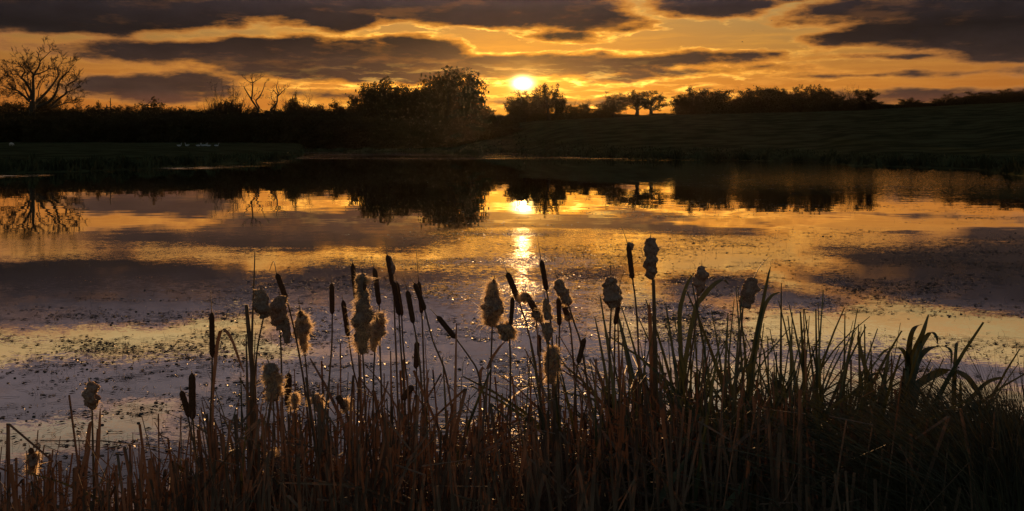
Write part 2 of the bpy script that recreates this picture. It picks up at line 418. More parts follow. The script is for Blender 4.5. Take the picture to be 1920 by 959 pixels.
def leaf_faces(mb, centres, rng_np, n, rad, size, flat=0.7):
    """many small leaf-sized faces scattered round the given points"""
    c = np.repeat(np.array([tuple(p) for p in centres]), n, axis=0)
    k = len(c)
    p = c + rng_np.normal(0, 1, (k, 3)) * np.array([rad, rad, rad * flat])
    a = rng_np.normal(0, 1, (k, 3)); a /= np.linalg.norm(a, axis=1)[:, None]
    b = rng_np.normal(0, 1, (k, 3)); b -= a * (a * b).sum(1)[:, None]; b /= np.linalg.norm(b, axis=1)[:, None]
    s = size * rng_np.uniform(0.5, 1.3, (k, 1))
    vs = np.stack([p - a * s, p + b * s * .6, p + a * s, p - b * s * .6], 1).reshape(-1, 3)
    mb.add([tuple(v) for v in vs.tolist()], [(4 * i, 4 * i + 1, 4 * i + 2, 4 * i + 3) for i in range(k)])

TV = {}
def tree_variant(kind, seed):
    """unit-sized tree (height 1, width about 1): trunk mesh and crown mesh"""
    rng = random.Random(seed); rn = np.random.RandomState(seed)
    tr = MB(); cr = MB(); ends = []
    spec = dict(oak=(0.26, 0.07, 15), round=(0.12, 0.05, 16), tall=(0.15, 0.045, 20), bush=(0.03, 0.02, 14), bare=(0.2, 0.04, 13), brush=(0.05, 0.02, 20), conifer=(0.08, 0.045, 26))[kind]
    th, r0, nb = spec
    ax = [Vector((0, 0, -0.05)), Vector((rng.uniform(-.02, .02), 0, th * .5)), Vector((rng.uniform(-.03, .03), rng.uniform(-.03, .03), th)),
          Vector((rng.uniform(-.06, .06), rng.uniform(-.05, .05), th + (1 - th) * .45)), Vector((rng.uniform(-.06, .06), rng.uniform(-.05, .05), 0.93))]
    tr.tube(ax, [r0 * 1.25, r0, r0 * .85, r0 * .4, r0 * .06], 7)
    pts_axis = smooth_poly(ax, 20)
    tips = []
    for i in range(nb):
        a = 2 * math.pi * (i * .618 + rng.uniform(-.08, .08))
        if kind == 'conifer':
            h = th + (0.95 - th) * (i + .5) / nb; w = 0.5 * (1 - h) ** .75 * rng.uniform(.8, 1.15) + .03
            s = Vector((0, 0, h)); e = Vector((math.cos(a) * w, math.sin(a) * w, h - w * .25 + rng.uniform(-.02, .03)))
        else:
            u = rng.uniform(-0.35, 1.0)
            if kind == 'brush': u = rng.uniform(0.2, 1.0)
            if kind in ('tall',): u = rng.uniform(-0.6, 1.0)
            zc, rz, rr = {'oak': (.60, .38, .47), 'round': (.55, .42, .45), 'tall': (.55, .44, .42), 'bush': (.45, .5, .5), 'bare': (.55, .44, .48), 'brush': (.4, .58, .48)}[kind]
            rad = math.sqrt(max(0, 1 - u * u)) * rr * rng.uniform(.72, 1.08)
            e = Vector((math.cos(a) * rad, math.sin(a) * rad, zc + u * rz * rng.uniform(.85, 1.08)))
            zs = min(max(th * rng.uniform(.8, 1.3) + max(0, e.z - .5) * .45, th * .7), e.z - .04)
            if kind == 'brush': zs = rng.uniform(0.02, .12)
            s = min(pts_axis, key=lambda q: abs(q.z - zs)).copy()
        path = limb_path(s, e, rng, 0.10, 5, sag=-0.06 if kind != 'conifer' else 0.05)
        r = r0 * .5 * (1 - .6 * s.z)
        if kind in ('brush',): r *= .6
        target = cr if kind in ('brush', 'bush', 'conifer') else tr
        target.tube(path, [r, r * .8, r * .62, r * .45, r * .3, r * .15], 5, False)
        sub = []
        if kind in ('bare', 'brush'): twigs(cr, path, r * .6, rng, 2, .5, 4, 3, .8 if kind == 'bare' else .35, sub, .2 if kind == 'bare' else .7, .0018)
        elif kind in ('oak', 'round', 'tall'): twigs(cr, path, r * .5, rng, 1, .42, 5, 3, .9, sub, .15, .0025)
        tips += sub + path[-2:] + ([path[2], path[3]] if kind != 'oak' else [])
        if kind == 'conifer': tips += [path[2], path[3], path[4]]
    if kind == 'oak': leaf_faces(cr, tips, rn, 17, .032, .020)
    elif kind == 'round': leaf_faces(cr, tips + [Vector((rng.gauss(0, .17), rng.gauss(0, .17), rng.uniform(.3, .8))) for _ in range(110)], rn, 30, .045, .022)
    elif kind == 'tall': leaf_faces(cr, tips + [Vector((rng.gauss(0, .15), rng.gauss(0, .15), rng.uniform(.1, .7))) for _ in range(110)], rn, 22, .038, .018)
    elif kind == 'bush':
        tips += [Vector((rng.uniform(-.4, .4), rng.uniform(-.4, .4), rng.uniform(0.02, .8))) for _ in range(110)]
        leaf_faces(cr, tips, rn, 60, .06, .026)
    elif kind == 'conifer': leaf_faces(cr, tips, rn, 60, .03, .024, .5)
    elif kind == 'brush': leaf_faces(cr, tips, rn, 3, .02, .010)
    elif kind == 'bare': leaf_faces(cr, tips, rn, 2, .02, .008)
    # normalise height and width
    for mb in (tr, cr):
        pass
    zz = sorted(v[2] for v in cr.v); zmax = zz[int(.993 * len(zz))]; xx = sorted(abs(v[0]) for v in cr.v); xm = xx[int(.95 * len(xx))]
    zs, xs = 1 / zmax, .5 / xm
    for mb in (tr, cr): mb.v = [(v[0] * xs, v[1] * xs, v[2] * zs) for v in mb.v]
    mats = {'bush': 'crown', 'conifer': 'crown_d'}
    return tr.mesh('trunk', M['bark']), cr.mesh('crown', M['bark'] if kind in ('bare', 'brush') else M[mats.get(kind, 'crown')], False)

def place_tree(name, kind, px, topy, wpx, D, label, cat='tree', group=None, var=0, rot=None, basey=None):
    key = (kind, var)
    if key not in TV: TV[key] = tree_variant(kind, 11 + var * 7 + sum(map(ord, kind)))
    tm, cm = TV[key]
    x = (px - 960) / F * D; zb = gz(px, D) - 0.15
    if basey is not None: zb = max(zb, 0) * 0 + CAMH - (basey - HY) / F * D
    ztop = CAMH - (topy - HY) / F * D; H = ztop - zb; w = wpx / F * D
    o = link(name, None, loc=(x, D, zb)); o.scale = (w, w, H)
    o.rotation_euler = (0, 0, rot if rot is not None else (px * 1.7 + var) % 6.28)
    tag(o, label, cat, group)
    link('trunk', tm, o); link('crown', cm, o)
    return o

# -- single, recognisable trees
place_tree('mixed_tree', 'bush', 848, 142, 100, 341, 'solid dark crown behind the tallest tree of the wood left of the sun', var=1)
place_tree('mixed_tree', 'bush', 722, 163, 88, 341, 'solid dark crown behind the round-headed tree at the left end of the tall wood', var=2)
place_tree('mixed_tree', 'bush', 790, 172, 70, 344, 'low solid crown behind the dip between the two big wood trees', var=0)
place_tree('bare_tree', 'bare', 843, 129, 74, 338, 'twiggy bare treetop rising behind the dome of the tallest wood tree', var=1)
place_tree('mixed_tree', 'tall', 845, 133, 118, 335, 'tallest dark tree in the wood left of the sun, with a domed twiggy top', var=0, rot=.4)
place_tree('conifer_tree', 'conifer', 880, 166, 78, 326, 'dark fir-like tree with layered boughs at the right end of the wood', var=0)
place_tree('mixed_tree', 'round', 722, 157, 100, 335, 'broad round-headed dark tree at the left end of the tall wood', var=1)
place_tree('mixed_tree', 'round', 776, 168, 72, 340, 'medium dark tree between the round-headed tree and the tallest tree of the wood', var=2)
place_tree('mixed_tree', 'tall', 812, 172, 60, 342, 'lower dark tree tucked against the left flank of the tallest tree', var=1)
place_tree('shrub', 'brush', 926, 209, 36, 345, 'small twiggy shrub in the gap right of the fir-like tree, left of the sun', 'shrub')
place_tree('mixed_tree', 'tall', 984, 172, 58, 392, 'hazy leafy tree directly beneath the sun', var=2)
place_tree('mixed_tree', 'tall', 1004, 180, 34, 396, 'slim hazy tree between the tree beneath the sun and the feathery tree', var=3)
place_tree('mixed_tree', 'oak', 1028, 159, 56, 395, 'taller feathery open-crowned tree just right of the sun', var=0)
place_tree('bare_tree', 'bare', 1072, 187, 32, 395, 'small half-bare ivy-clad tree, left one of the pair right of the feathery tree', var=0)
place_tree('bare_tree', 'bare', 1098, 184, 40, 395, 'half-bare ivy-clad tree, right one of the pair, beside the open oak', var=1)
place_tree('oak_tree', 'tall', 1150, 176, 50, 395, 'small open oak with sky showing between its boughs, left of the wide oaks', var=1)
place_tree('oak_tree', 'oak', 1194, 172, 46, 395, 'left half of the wide joined pair of oaks on the skyline', var=2)
place_tree('oak_tree', 'oak', 1221, 171, 56, 398, 'right half of the wide joined pair of oaks on the skyline', var=3)
place_tree('shrub', 'bush', 1076, 200, 16, 394, 'dense ivy column on the skyline inside the left half-bare tree', 'shrub', var=1)
place_tree('shrub', 'bush', 1096, 196, 17, 394, 'dense ivy column on the skyline inside the right half-bare tree', 'shrub', var=0)
place_tree('shrub', 'bush', 1242, 213, 44, 392, 'low rounded skyline shrub just right of the wide oaks', 'shrub')
place_tree('mixed_tree', 'round', 1050, 186, 34, 397, 'low rounded tree filling the gap right of the feathery tree', var=1)
place_tree('mixed_tree', 'round', 966, 190, 30, 397, 'low rounded tree at the left foot of the tree beneath the sun', var=2)
place_tree('mixed_tree', 'round', 1125, 200, 30, 397, 'small round tree tucked left of the small open oak', var=0)
grove = [(1298, 171, 60, 'round', 0, 'first dense tree of the right-hand grove, next to the gap with low shrub'), (1338, 173, 62, 'bush', 1, 'dense dark tree second from the left in the right-hand grove'),
 (1375, 167, 40, 'bare', 2, 'thin bare-topped tree showing between dense crowns of the right-hand grove'), (1400, 176, 46, 'round', 2, 'dense dark tree just right of the bare-topped tree in the grove'),
 (1432, 170, 60, 'bush', 0, 'wide dense tree in the middle of the right-hand grove'), (1462, 171, 44, 'round', 1, 'dense tree left of the lumpy-topped pair in the grove'),
 (1488, 166, 46, 'oak', 1, 'lumpy-topped leafy tree with small sky gaps in the right-hand grove'), (1514, 164, 44, 'oak', 0, 'second lumpy-topped leafy tree, right of the gap in the grove'),
 (1538, 168, 40, 'bush', 2, 'small domed tree right of the lumpy-topped pair in the grove'), (1562, 170, 40, 'oak', 3, 'ragged-topped tree just left of the tall airy tree'),
 (1594, 161, 44, 'bare', 3, 'tall airy half-bare tree near the right end of the grove'), (1624, 172, 46, 'oak', 2, 'last leafy oak at the right end of the grove')]
for px, ty, w, kd, vr, lb in grove:
    place_tree('grove_tree', kd, px, ty - 3, w * .88, 398, lb, group='trees of the right-hand grove', var=vr)
for i, px in enumerate(range(1282, 1650, 22)):
    place_tree('undergrowth_bush', 'bush', px, 186 + (i * 11) % 9, 38, 402 - (i % 3) * 3, 'dark bush filling the foot of the right-hand grove', 'bush', 'bushes under the right-hand grove', i % 2)
far = [(1706, 185, 34, 'round', 'small domed tree standing alone in the hedge line right of the grove'), (1772, 177, 46, 'oak', 'domed open tree in the middle of the far right hedge line'),
       (1832, 174, 46, 'round', 'broad tree in the hedge line between the domed open tree and the frame edge'), (1882, 170, 50, 'round', 'dense tree near the right end of the hedge line'),
       (1917, 170, 50, 'round', 'dark tree cut by the right edge of the view'), (1862, 180, 40, 'round', 'lower tree filling the dip near the right end of the hedge line'), (1800, 182, 36, 'round', 'low round tree right beside the domed open tree')]
for i, (px, ty, w, kd, lb) in enumerate(far): place_tree('hedgerow_tree', kd, px, ty, w, 405, lb, group='hedgerow trees far right', var=i % 3)
for i, px in enumerate(range(1652, 1960, 18)):
    ty = np.interp(px, [1650, 1740, 1850, 1960], [196, 193, 186, 180]) + (i * 5) % 4
    place_tree('hedge_bush', 'bush', px, float(ty), 40, 403, 'dark bush in the low hedge along the far right skyline', 'bush', 'bushes of the far right hedge', i % 2)
for i, px in enumerate(range(906, 1270, 15)):
    ty = np.interp(px, [906, 940, 1000, 1100, 1270], [214, 218, 213, 212, 219]) + (i * 7) % 7
    place_tree('hedge_bush', 'bush', px, float(ty), 34, 399 if px > 960 else 352, 'dark bush in the hedge below the sun and the oaks', 'bush', 'bushes of the middle hedge', i % 2)
# -- long wood on the left: a skyline row, and lower rows in front of it
prof_x = [-60, 0, 30, 60, 100, 130, 165, 200, 235, 270, 330, 370, 400, 430, 480, 520, 560, 610, 660, 700]
prof_y = [196, 194, 190, 186, 186, 202, 195, 206, 201, 195, 206, 207, 204, 196, 202, 200, 196, 198, 202, 196]
for i, px in enumerate(range(-50, 905, 20)):
    ty = np.interp(px, prof_x, prof_y) if px < 700 else np.interp(px, [700, 900], [190, 205])
    ty = float(ty) + (i * 37 % 17) - 7
    place_tree('wood_tree', ('round', 'bush', 'oak', 'brush', 'round', 'tall', 'bare')[i * 5 % 7], px, ty, 42 + (i * 13) % 26, 345 + (i % 4) * 4, 'dark tree in the skyline row of the long wood across the lake', group='skyline row of the long wood', var=i % 3)
for i, px in enumerate(range(-40, 905, 26)): place_tree('wood_bush', 'bush', px, 205 + (i * 17) % 9, 52, 338, 'dark bush in the middle row of the long wood across the lake', 'bush', 'middle row of the long wood', i % 3)
for i, px in enumerate(range(-60, 960, 23)):
    ty = 222 + (i * 29 % 13) - (8 if px < 700 else 0) + (14 if px > 900 else 0)
    place_tree('wood_bush', 'bush', px, ty, 60, 322 + (i % 3) * 3, 'dark bush in the front row of the long wood on the far shore', 'bush', 'front bushes of the long wood', i % 3)
place_tree('willow_shrub', 'brush', 428, 158, 74, 338, 'upright twiggy willow bush left of the slender bare tree', 'shrub', var=0)
place_tree('willow_shrub', 'brush', 398, 186, 40, 338, 'lower twiggy bush leaning against the upright willow bush', 'shrub', var=1)
place_tree('bare_tree', 'bare', 566, 169, 66, 340, 'round-headed bare tree right of the forked bare tree', var=4)
place_tree('bare_tree', 'bare', 637, 187, 30, 340, 'small round bare tree alone on the skyline between two clumps', var=5)
place_tree('bare_tree', 'bare', 236, 196, 16, 340, 'tiny bare tree on the skyline right of the dead snag', var=3)
place_tree('bush', 'bush', 553, 182, 22, 339, 'dense dark bush in front of the round-headed bare tree', 'bush', var=2)

def traced_tree(name, label, D, base, limbs, seed, depth, dens, ratio=0.5, spread=0.8, rmin=0.03, reach=1.0):
    """a bare tree grown from its main limbs; each limb has its own depth"""
    rng = random.Random(seed)
    bx, by = base; root = P(bx, by, D); root.z = gz(bx, D) - .2
    o = link(name, None, loc=root); tag(o, label, 'tree')
    tr = MB(); cr = MB()
    for pts, r0, r1, dy, dn in limbs:
        n = len(pts); p3 = [P(x, y_, D + dy * i / (n - 1)) - root for i, (x, y_) in enumerate(pts)]
        path = smooth_poly(p3, 4 * n); m = len(path)
        tr.tube(path, [1.25 * (r0 + (r1 - r0) * i / (m - 1)) for i in range(m)], 6, False)
        if dn:
            L = sum((path[i + 1] - path[i]).length for i in range(m - 1))
            for j in range(dn):
                t = rng.uniform(.3, 1) if j else 1.0
                i = min(int(t * (m - 1)), m - 2); d = (path[i + 1] - path[i]).normalized()
                nd = (d * .8 + Vector((rng.uniform(-spread, spread), rng.uniform(-spread, spread), rng.uniform(-spread * .6, spread)))).normalized()
                l = reach * rng.uniform(1.6, 3.4)
                sp = limb_path(path[i], path[i] + nd * l, rng, .12, 4); r = max(r1 * .75, rmin)
                cr.tube(sp, [r, r * .85, r * .7, r * .5, r * .35], 4, False)
                twigs(cr, sp, r * .7, rng, depth, ratio, dens, 3, .9, None, .12, rmin)
    link('trunk', tr.mesh('trunk', M['bark']), o); link('branches', cr.mesh('branches', M['bark']), o)
G = lambda l: [(a / 6.85, 80 + b / 6.85) for a, b in l]
traced_tree('dead_oak', 'great bare spreading tree standing high above the left end of the wood', 330, (60, 262), [
 ([(61, 268), (60, 215), (61, 190)], 1.05, .8, 0, 0),
 (G([(420, 800), (430, 640), (425, 500), (435, 410), (490, 330), (515, 250), (495, 160), (530, 60)]), .55, .06, 3, 9),
 (G([(515, 240), (580, 180), (655, 110)]), .2, .05, -2, 4), (G([(440, 415), (530, 390), (610, 350), (690, 260)]), .26, .06, 4, 6),
 (G([(425, 410), (380, 340), (340, 290), (345, 220)]), .24, .06, -4, 10), (G([(405, 720), (395, 600), (392, 480)]), .42, .1, 3, 5),
 (G([(400, 640), (340, 520), (285, 460), (290, 420), (320, 370), (290, 320), (225, 260)]), .42, .06, -4, 14),
 (G([(385, 730), (340, 640), (300, 540)]), .4, .12, 5, 5), (G([(280, 470), (240, 420), (170, 410), (90, 400)]), .2, .05, 2, 12),
 (G([(380, 760), (300, 680), (210, 610), (110, 590), (10, 550)]), .4, .05, -5, 16), (G([(300, 690), (200, 640), (130, 690), (20, 710)]), .2, .04, 4, 12),
 (G([(200, 600), (190, 520), (150, 440), (80, 500)]), .18, .04, -3, 10),
 (G([(450, 790), (540, 700), (640, 590), (720, 480), (745, 420), (740, 330), (800, 250)]), .48, .06, 4, 16),
 (G([(470, 830), (630, 760), (720, 640), (760, 500), (820, 430), (880, 370), (940, 290)]), .5, .06, -3, 18),
 (G([(640, 830), (760, 720), (850, 650), (850, 560), (960, 490), (1000, 460)]), .42, .05, 5, 18),
 (G([(470, 600), (500, 520), (530, 480), (570, 450)]), .2, .05, 2, 6), (G([(490, 700), (500, 620), (520, 570)]), .2, .05, -2, 4),
 (G([(660, 840), (780, 800), (880, 770), (960, 790)]), .24, .05, 3, 14), (G([(360, 480), (350, 420), (370, 320)]), .2, .05, 2, 9),
 (G([(850, 640), (920, 620), (970, 640)]), .18, .05, 2, 9)], 5, 2, 3, .62, .9, .075, 1.15)
H_ = lambda l: [(380 + a / 6, 120 + b / 6) for a, b in l]
traced_tree('bare_tree', 'slender bare tree with a fan of crooked twigs, right of the willow bush', 336, (484, 262), [
 ([(484, 266), (484, 206)], .5, .4, 0, 0),
 (H_([(630, 520), (560, 420), (530, 370), (480, 290), (465, 255)]), .36, .1, 2, 5), (H_([(550, 400), (560, 300), (560, 210), (540, 130)]), .3, .07, -2, 7),
 (H_([(560, 215), (520, 200), (465, 160)]), .14, .05, 1, 4), (H_([(562, 215), (600, 190), (655, 160)]), .14, .05, 1, 4),
 (H_([(640, 500), (600, 420), (640, 370), (680, 290), (700, 210)]), .3, .07, 3, 7), (H_([(600, 420), (575, 380), (610, 330)]), .12, .05, 0, 4)], 8, 1, 3, .5, .8, .06, .8)
traced_tree('bare_tree', 'forked bare tree leaning right beside the slender bare tree', 337, (505, 262), [
 ([(505, 266), (508, 206)], .4, .36, 0, 0),
 (H_([(760, 520), (830, 450), (840, 360), (850, 330), (830, 260), (850, 200)]), .32, .07, 2, 7), (H_([(840, 370), (880, 330), (940, 270)]), .2, .06, -2, 6),
 (H_([(835, 340), (800, 300), (790, 310)]), .14, .05, 1, 4), (H_([(830, 460), (780, 400), (760, 380)]), .14, .05, 1, 6)], 9, 1, 3, .5, .8, .06, .8)
traced_tree('dead_snag', 'thin dead snag poking above the low trees right of the great bare tree', 336, (206, 262), [
 ([(206, 266), (206, 215), (207, 200), (207, 184)], .3, .1, 0, 0), ([(207, 193), (204, 190)], .1, .05, 0, 0), ([(207, 198), (210, 196)], .1, .05, 0, 0), ([(199, 212), (200, 200), (199, 196)], .2, .08, 1, 0), ([(200, 203), (202, 199)], .1, .05, 0, 0)], 3, 0, 2)

# ------------------------------------------------------------------ grass fringe, sheep, swans, birds
def fringe():
    rng = random.Random(5); mb = MB()
    for i in range(15000):
        px = rng.uniform(-150, 2080); Ds = CAMH * F / (np.interp(px, SH[:, 0], SH[:, 1]) - HY)
        D = Ds + (rng.expovariate(1 / 2.5) if i % 2 else rng.uniform(0, 60) * (Ds / 150)) + .1
        z = gz(px, D)
        if z < 0.05: continue
        x = (px - 960) / F * D; h = rng.uniform(.25, .8) * (1.0 if i % 2 else .55) * (1 + .6 * math.sin(px * .021) * math.sin(px * .13)); w = rng.uniform(.05, .14) * Ds / 120; l = rng.uniform(-.25, .25)
        a = rng.uniform(-.4, .4)
        mb.add([(x - w, D - a, z - .1), (x + w, D + a, z - .1), (x + w * .4 + l, D, z + h), (x - w * .4 + l, D, z + h * .9)], [(0, 1, 2, 3)])
    tag(link('shore_grass', mb.mesh('shore_grass', M['bankgrass'], False)), 'rough grass and rushes fringing the far banks', 'grass', kind='stuff')
fringe()

def ellipsoid(mb, c, r, n=10, m=7):
    c = Vector(c); vs = []; 
    for i in range(m + 1):
        t = math.pi * i / m
        for j in range(n):
            p = 2 * math.pi * j / n
            vs.append((c[0] + r[0] * math.sin(t) * math.cos(p), c[1] + r[1] * math.sin(t) * math.sin(p), c[2] + r[2] * math.cos(t)))
    mb.add(vs, [(i * n + j, i * n + (j + 1) % n, (i + 1) * n + (j + 1) % n, (i + 1) * n + j) for i in range(m) for j in range(n)])

def make_swan(px, py, D, rz, label, z=None):
    o = link('swan', None, loc=P(px, py, D) if z is None else Vector(((px - 960) / F * D, D, z)))
    o.rotation_euler = (0, 0, rz); tag(o, label, 'swan', 'white waterfowl by the far shore'); o.scale = (1.25,) * 3
    b = MB(); ellipsoid(b, (0, 0, .16), (.42, .2, .2)); b.tube([(-.3, 0, .2), (-.45, 0, .26), (-.56, 0, .33)], [.12, .08, .02], 7)
    b.tube(smooth_poly([(.3, 0, .2), (.45, 0, .35), (.42, 0, .6), (.5, 0, .72), (.6, 0, .7)], 12), [.08, .07, .06, .05, .045, .04, .04, .04, .04, .05, .055, .05, .03], 7)
    link('body', b.mesh('body', M['white']), o)
    k = MB(); k.tube([(.6, 0, .7), (.7, 0, .66)], [.03, .008], 5); link('beak', k.mesh('beak', M['beak']), o)
    w = MB(); ellipsoid(w, (-.08, .15, .22), (.3, .07, .14)); link('wing', w.mesh('wing', M['white']), o)
    w = MB(); ellipsoid(w, (-.08, -.15, .22), (.3, .07, .14)); link('wing', w.mesh('wing', M['white']), o)
for i, (px, D, rz, lb) in enumerate([(336, 236, 0, 'white bird resting farthest left of the pale flock on the left bank'), (351, 240, 3, 'white bird just right of the farthest left one of the flock'),
    (372, 238, .5, 'white bird in the middle of the pale flock, left of the tight group'), (380, 240, 2.6, 'white bird at the left of the tight group in the flock'), (385, 243, .2, 'white bird in the centre of the tight group in the flock'),
    (391, 238, 3.1, 'white bird at the right of the tight group in the flock'), (406, 240, 0, 'white bird standing apart at the right end of the flock')]):
    make_swan(px, 0, D, rz, lb, gz(px, D))
make_swan(746, 0, 299, 3.1, 'left one of two white swans floating under the dark wood', 0.0)
make_swan(772, 0, 297, 3.0, 'right one of two white swans floating under the dark wood', 0.0)
def make_sheep():
    px, D = 21, 232; o = link('sheep', None, loc=((px - 960) / F * D, D, gz(px, D))); tag(o, 'pale woolly sheep grazing on the left bank below the great bare tree', 'sheep')
    b = MB(); ellipsoid(b, (0, 0, .62), (.55, .3, .32)); ellipsoid(b, (.5, 0, .6), (.2, .15, .2)); b.tube([(.6, 0, .6), (.72, 0, .35), (.78, 0, .2)], [.12, .1, .05], 8)
    for sx, sy in ((.3, .15), (.3, -.15), (-.35, .15), (-.35, -.15)): b.tube([(sx, sy, .45), (sx + .02, sy, .25), (sx, sy, 0)], [.09, .05, .04], 6)
    b.tube([(-.52, 0, .65), (-.6, 0, .45)], [.05, .03], 5); b.tube([(.62, .1, .62), (.6, .22, .6)], [.04, .02], 4); b.tube([(.62, -.1, .62), (.6, -.22, .6)], [.04, .02], 4)
    link('body', b.mesh('body', M['wool']), o)
make_sheep()
bl = ['tiny bird flying above the left part of the long grey cloud, highest of three', 'tiny bird flying in the middle of the three above the long grey cloud', 'tiny bird flying lowest of the three above the long grey cloud',
      'tiny bird flying alone above the great bare tree', 'tiny bird flying right of the one above the great bare tree', 'tiny bird flying high in the clear sky right of the sun', 'tiny bird flying below the high one, right of the sun', 'tiny bird flying near the streaky cloud far right of the sun']
for (px, py), lb in zip([(567, 58), (560, 72), (551, 75), (121, 84), (168, 77), (1447, 39), (1412, 58), (1392, 79)], bl):
    D = 240; o = link('flying_bird', None, loc=P(px, py, D)); o.rotation_euler = (0, 0, px); tag(o, lb, 'bird', 'birds in the sky')
    b = MB(); b.tube([(-.3, 0, 0), (-.1, 0, .02), (.15, 0, .03), (.3, 0, 0)], [.02, .07, .07, .02], 6); link('body', b.mesh('body', M['darkbird']), o)
    for sgn in (1, -1):
        w = MB(); w.ribbon([(0, sgn * .03, .03), (.05, sgn * .25, .14), (-.03, sgn * .55, .1)], [.2, .17, .03], (1, 0, 0), .1); link('wing', w.mesh('wing', M['darkbird']), o)

# ------------------------------------------------------------------ pondweed and litter floating on the lake
def build_weed():
    rng = random.Random(21); mb = MB()
    zones = [ # centre px, centre py, spread x, spread y, clusters, pieces per cluster
      (1500, 470, 260, 40, 150, 10), (1750, 450, 200, 50, 130, 10), (1600, 400, 300, 18, 60, 9), (1400, 520, 160, 30, 75, 12), (1650, 560, 200, 40, 110, 13), (1450, 600, 140, 25, 90, 16), (1330, 605, 60, 14, 30, 16), (1560, 620, 60, 12, 26, 18), (1800, 600, 120, 40, 32, 10),
      (1180, 470, 120, 35, 80, 10), (1150, 400, 90, 20, 35, 7), (1750, 660, 140, 25, 22, 12), (1300, 640, 170, 40, 70, 13), (780, 500, 90, 22, 45, 9), (880, 440, 80, 20, 30, 6),
      (640, 545, 90, 15, 25, 9), (250, 610, 200, 22, 60, 11), (120, 660, 140, 45, 60, 11), (420, 620, 90, 40, 50, 11), (300, 760, 250, 60, 90, 10), (420, 700, 120, 60, 60, 11), (620, 700, 130, 80, 70, 10), (820, 640, 110, 60, 50, 9),
      (950, 620, 70, 60, 45, 10), (1000, 760, 160, 60, 60, 10), (200, 860, 260, 40, 50, 8), (1600, 760, 220, 60, 40, 10), (520, 520, 60, 10, 12, 8), (700, 600, 300, 50, 40, 6), (1500, 340, 260, 8, 40, 8), (1750, 345, 150, 10, 30, 8)]
    for cx, cy, sx, sy, nc, npc in zones:
        for _ in range(int(nc * 2.1)):
            px = rng.gauss(cx, sx); py = rng.gauss(cy, sy)
            if mnoise.fractal(Vector((px * .005, py * .035, 3.3)), 1.0, 2.0, 3) < rng.uniform(-.12, .10): continue
            if py < 322 or px < -80 or px > 2000 or py > 945: continue
            D = CAMH * F / (py - HY); X = (px - 960) / F * D
            if gz(px, D) > -.1: continue
            k = D / 12; sx_ = rng.uniform(.12, .8); sy_ = rng.uniform(.02, .16); tl_ = rng.gauss(0, .12)
            for _ in range(rng.randint(2, npc * 2)):
                q = rng.gauss(0, 1); x = X + q * sx_ * k ** .8; y = D + (rng.gauss(0, sy_) + q * tl_) * k
                t = rng.random(); a = rng.uniform(0, math.pi); s = max(.5, k ** .5)
                if t < .45:      # flat leaf scraps
                    l = rng.uniform(.012, .045) * s; w = l * rng.uniform(.3, .8); z = rng.uniform(.002, .008)
                    c, n = math.cos(a), math.sin(a)
                    mb.add([(x - l * c, y - l * n, z), (x + w * n * .7, y - w * c * .7, z + .004), (x + l * c, y + l * n, z), (x - w * n, y + w * c, z + rng.uniform(0, .012))], [(0, 1, 2, 3)])
                elif t < .86:    # floating stalks
                    l = rng.uniform(.03, .13) * s; a = rng.gauss(0, .55); w = rng.uniform(.002, .005) * s
                    c, n = math.cos(a), math.sin(a); b = rng.gauss(0, .25) * l
                    mb.ribbon([(x - l * c, y - l * n, .004), (x - n * b, y + c * b, .010), (x + l * c, y + l * n, .004)], [w, w * 1.6, w], (-n, c, 0), .5)
                elif t < .988:    # thin stems standing out of the water
                    h = rng.uniform(.02, .10) * s ** .7; w = .0022 * s; dx = rng.gauss(0, .5) * h
                    pts = [(x, y, -.01), (x + dx * .5, y, h * .7), (x + dx * 1.3, y, h * rng.uniform(.5, 1))]
                    mb.ribbon(pts, [w, w, w * .6], (1, 0, 0), .3)
                else:            # dark lumps of seed heads and pads
                    r = rng.uniform(.006, .015) * s
                    ellipsoid(mb, (x, y, .003), (r * 1.5, r * 1.2, r * .8), 6, 3)
    tag(link('floating_pondweed', mb.mesh('floating_pondweed', M['weed'], False)), 'dark scraps of pondweed and stalks scattered over the lake', 'pondweed', kind='stuff')
build_weed()

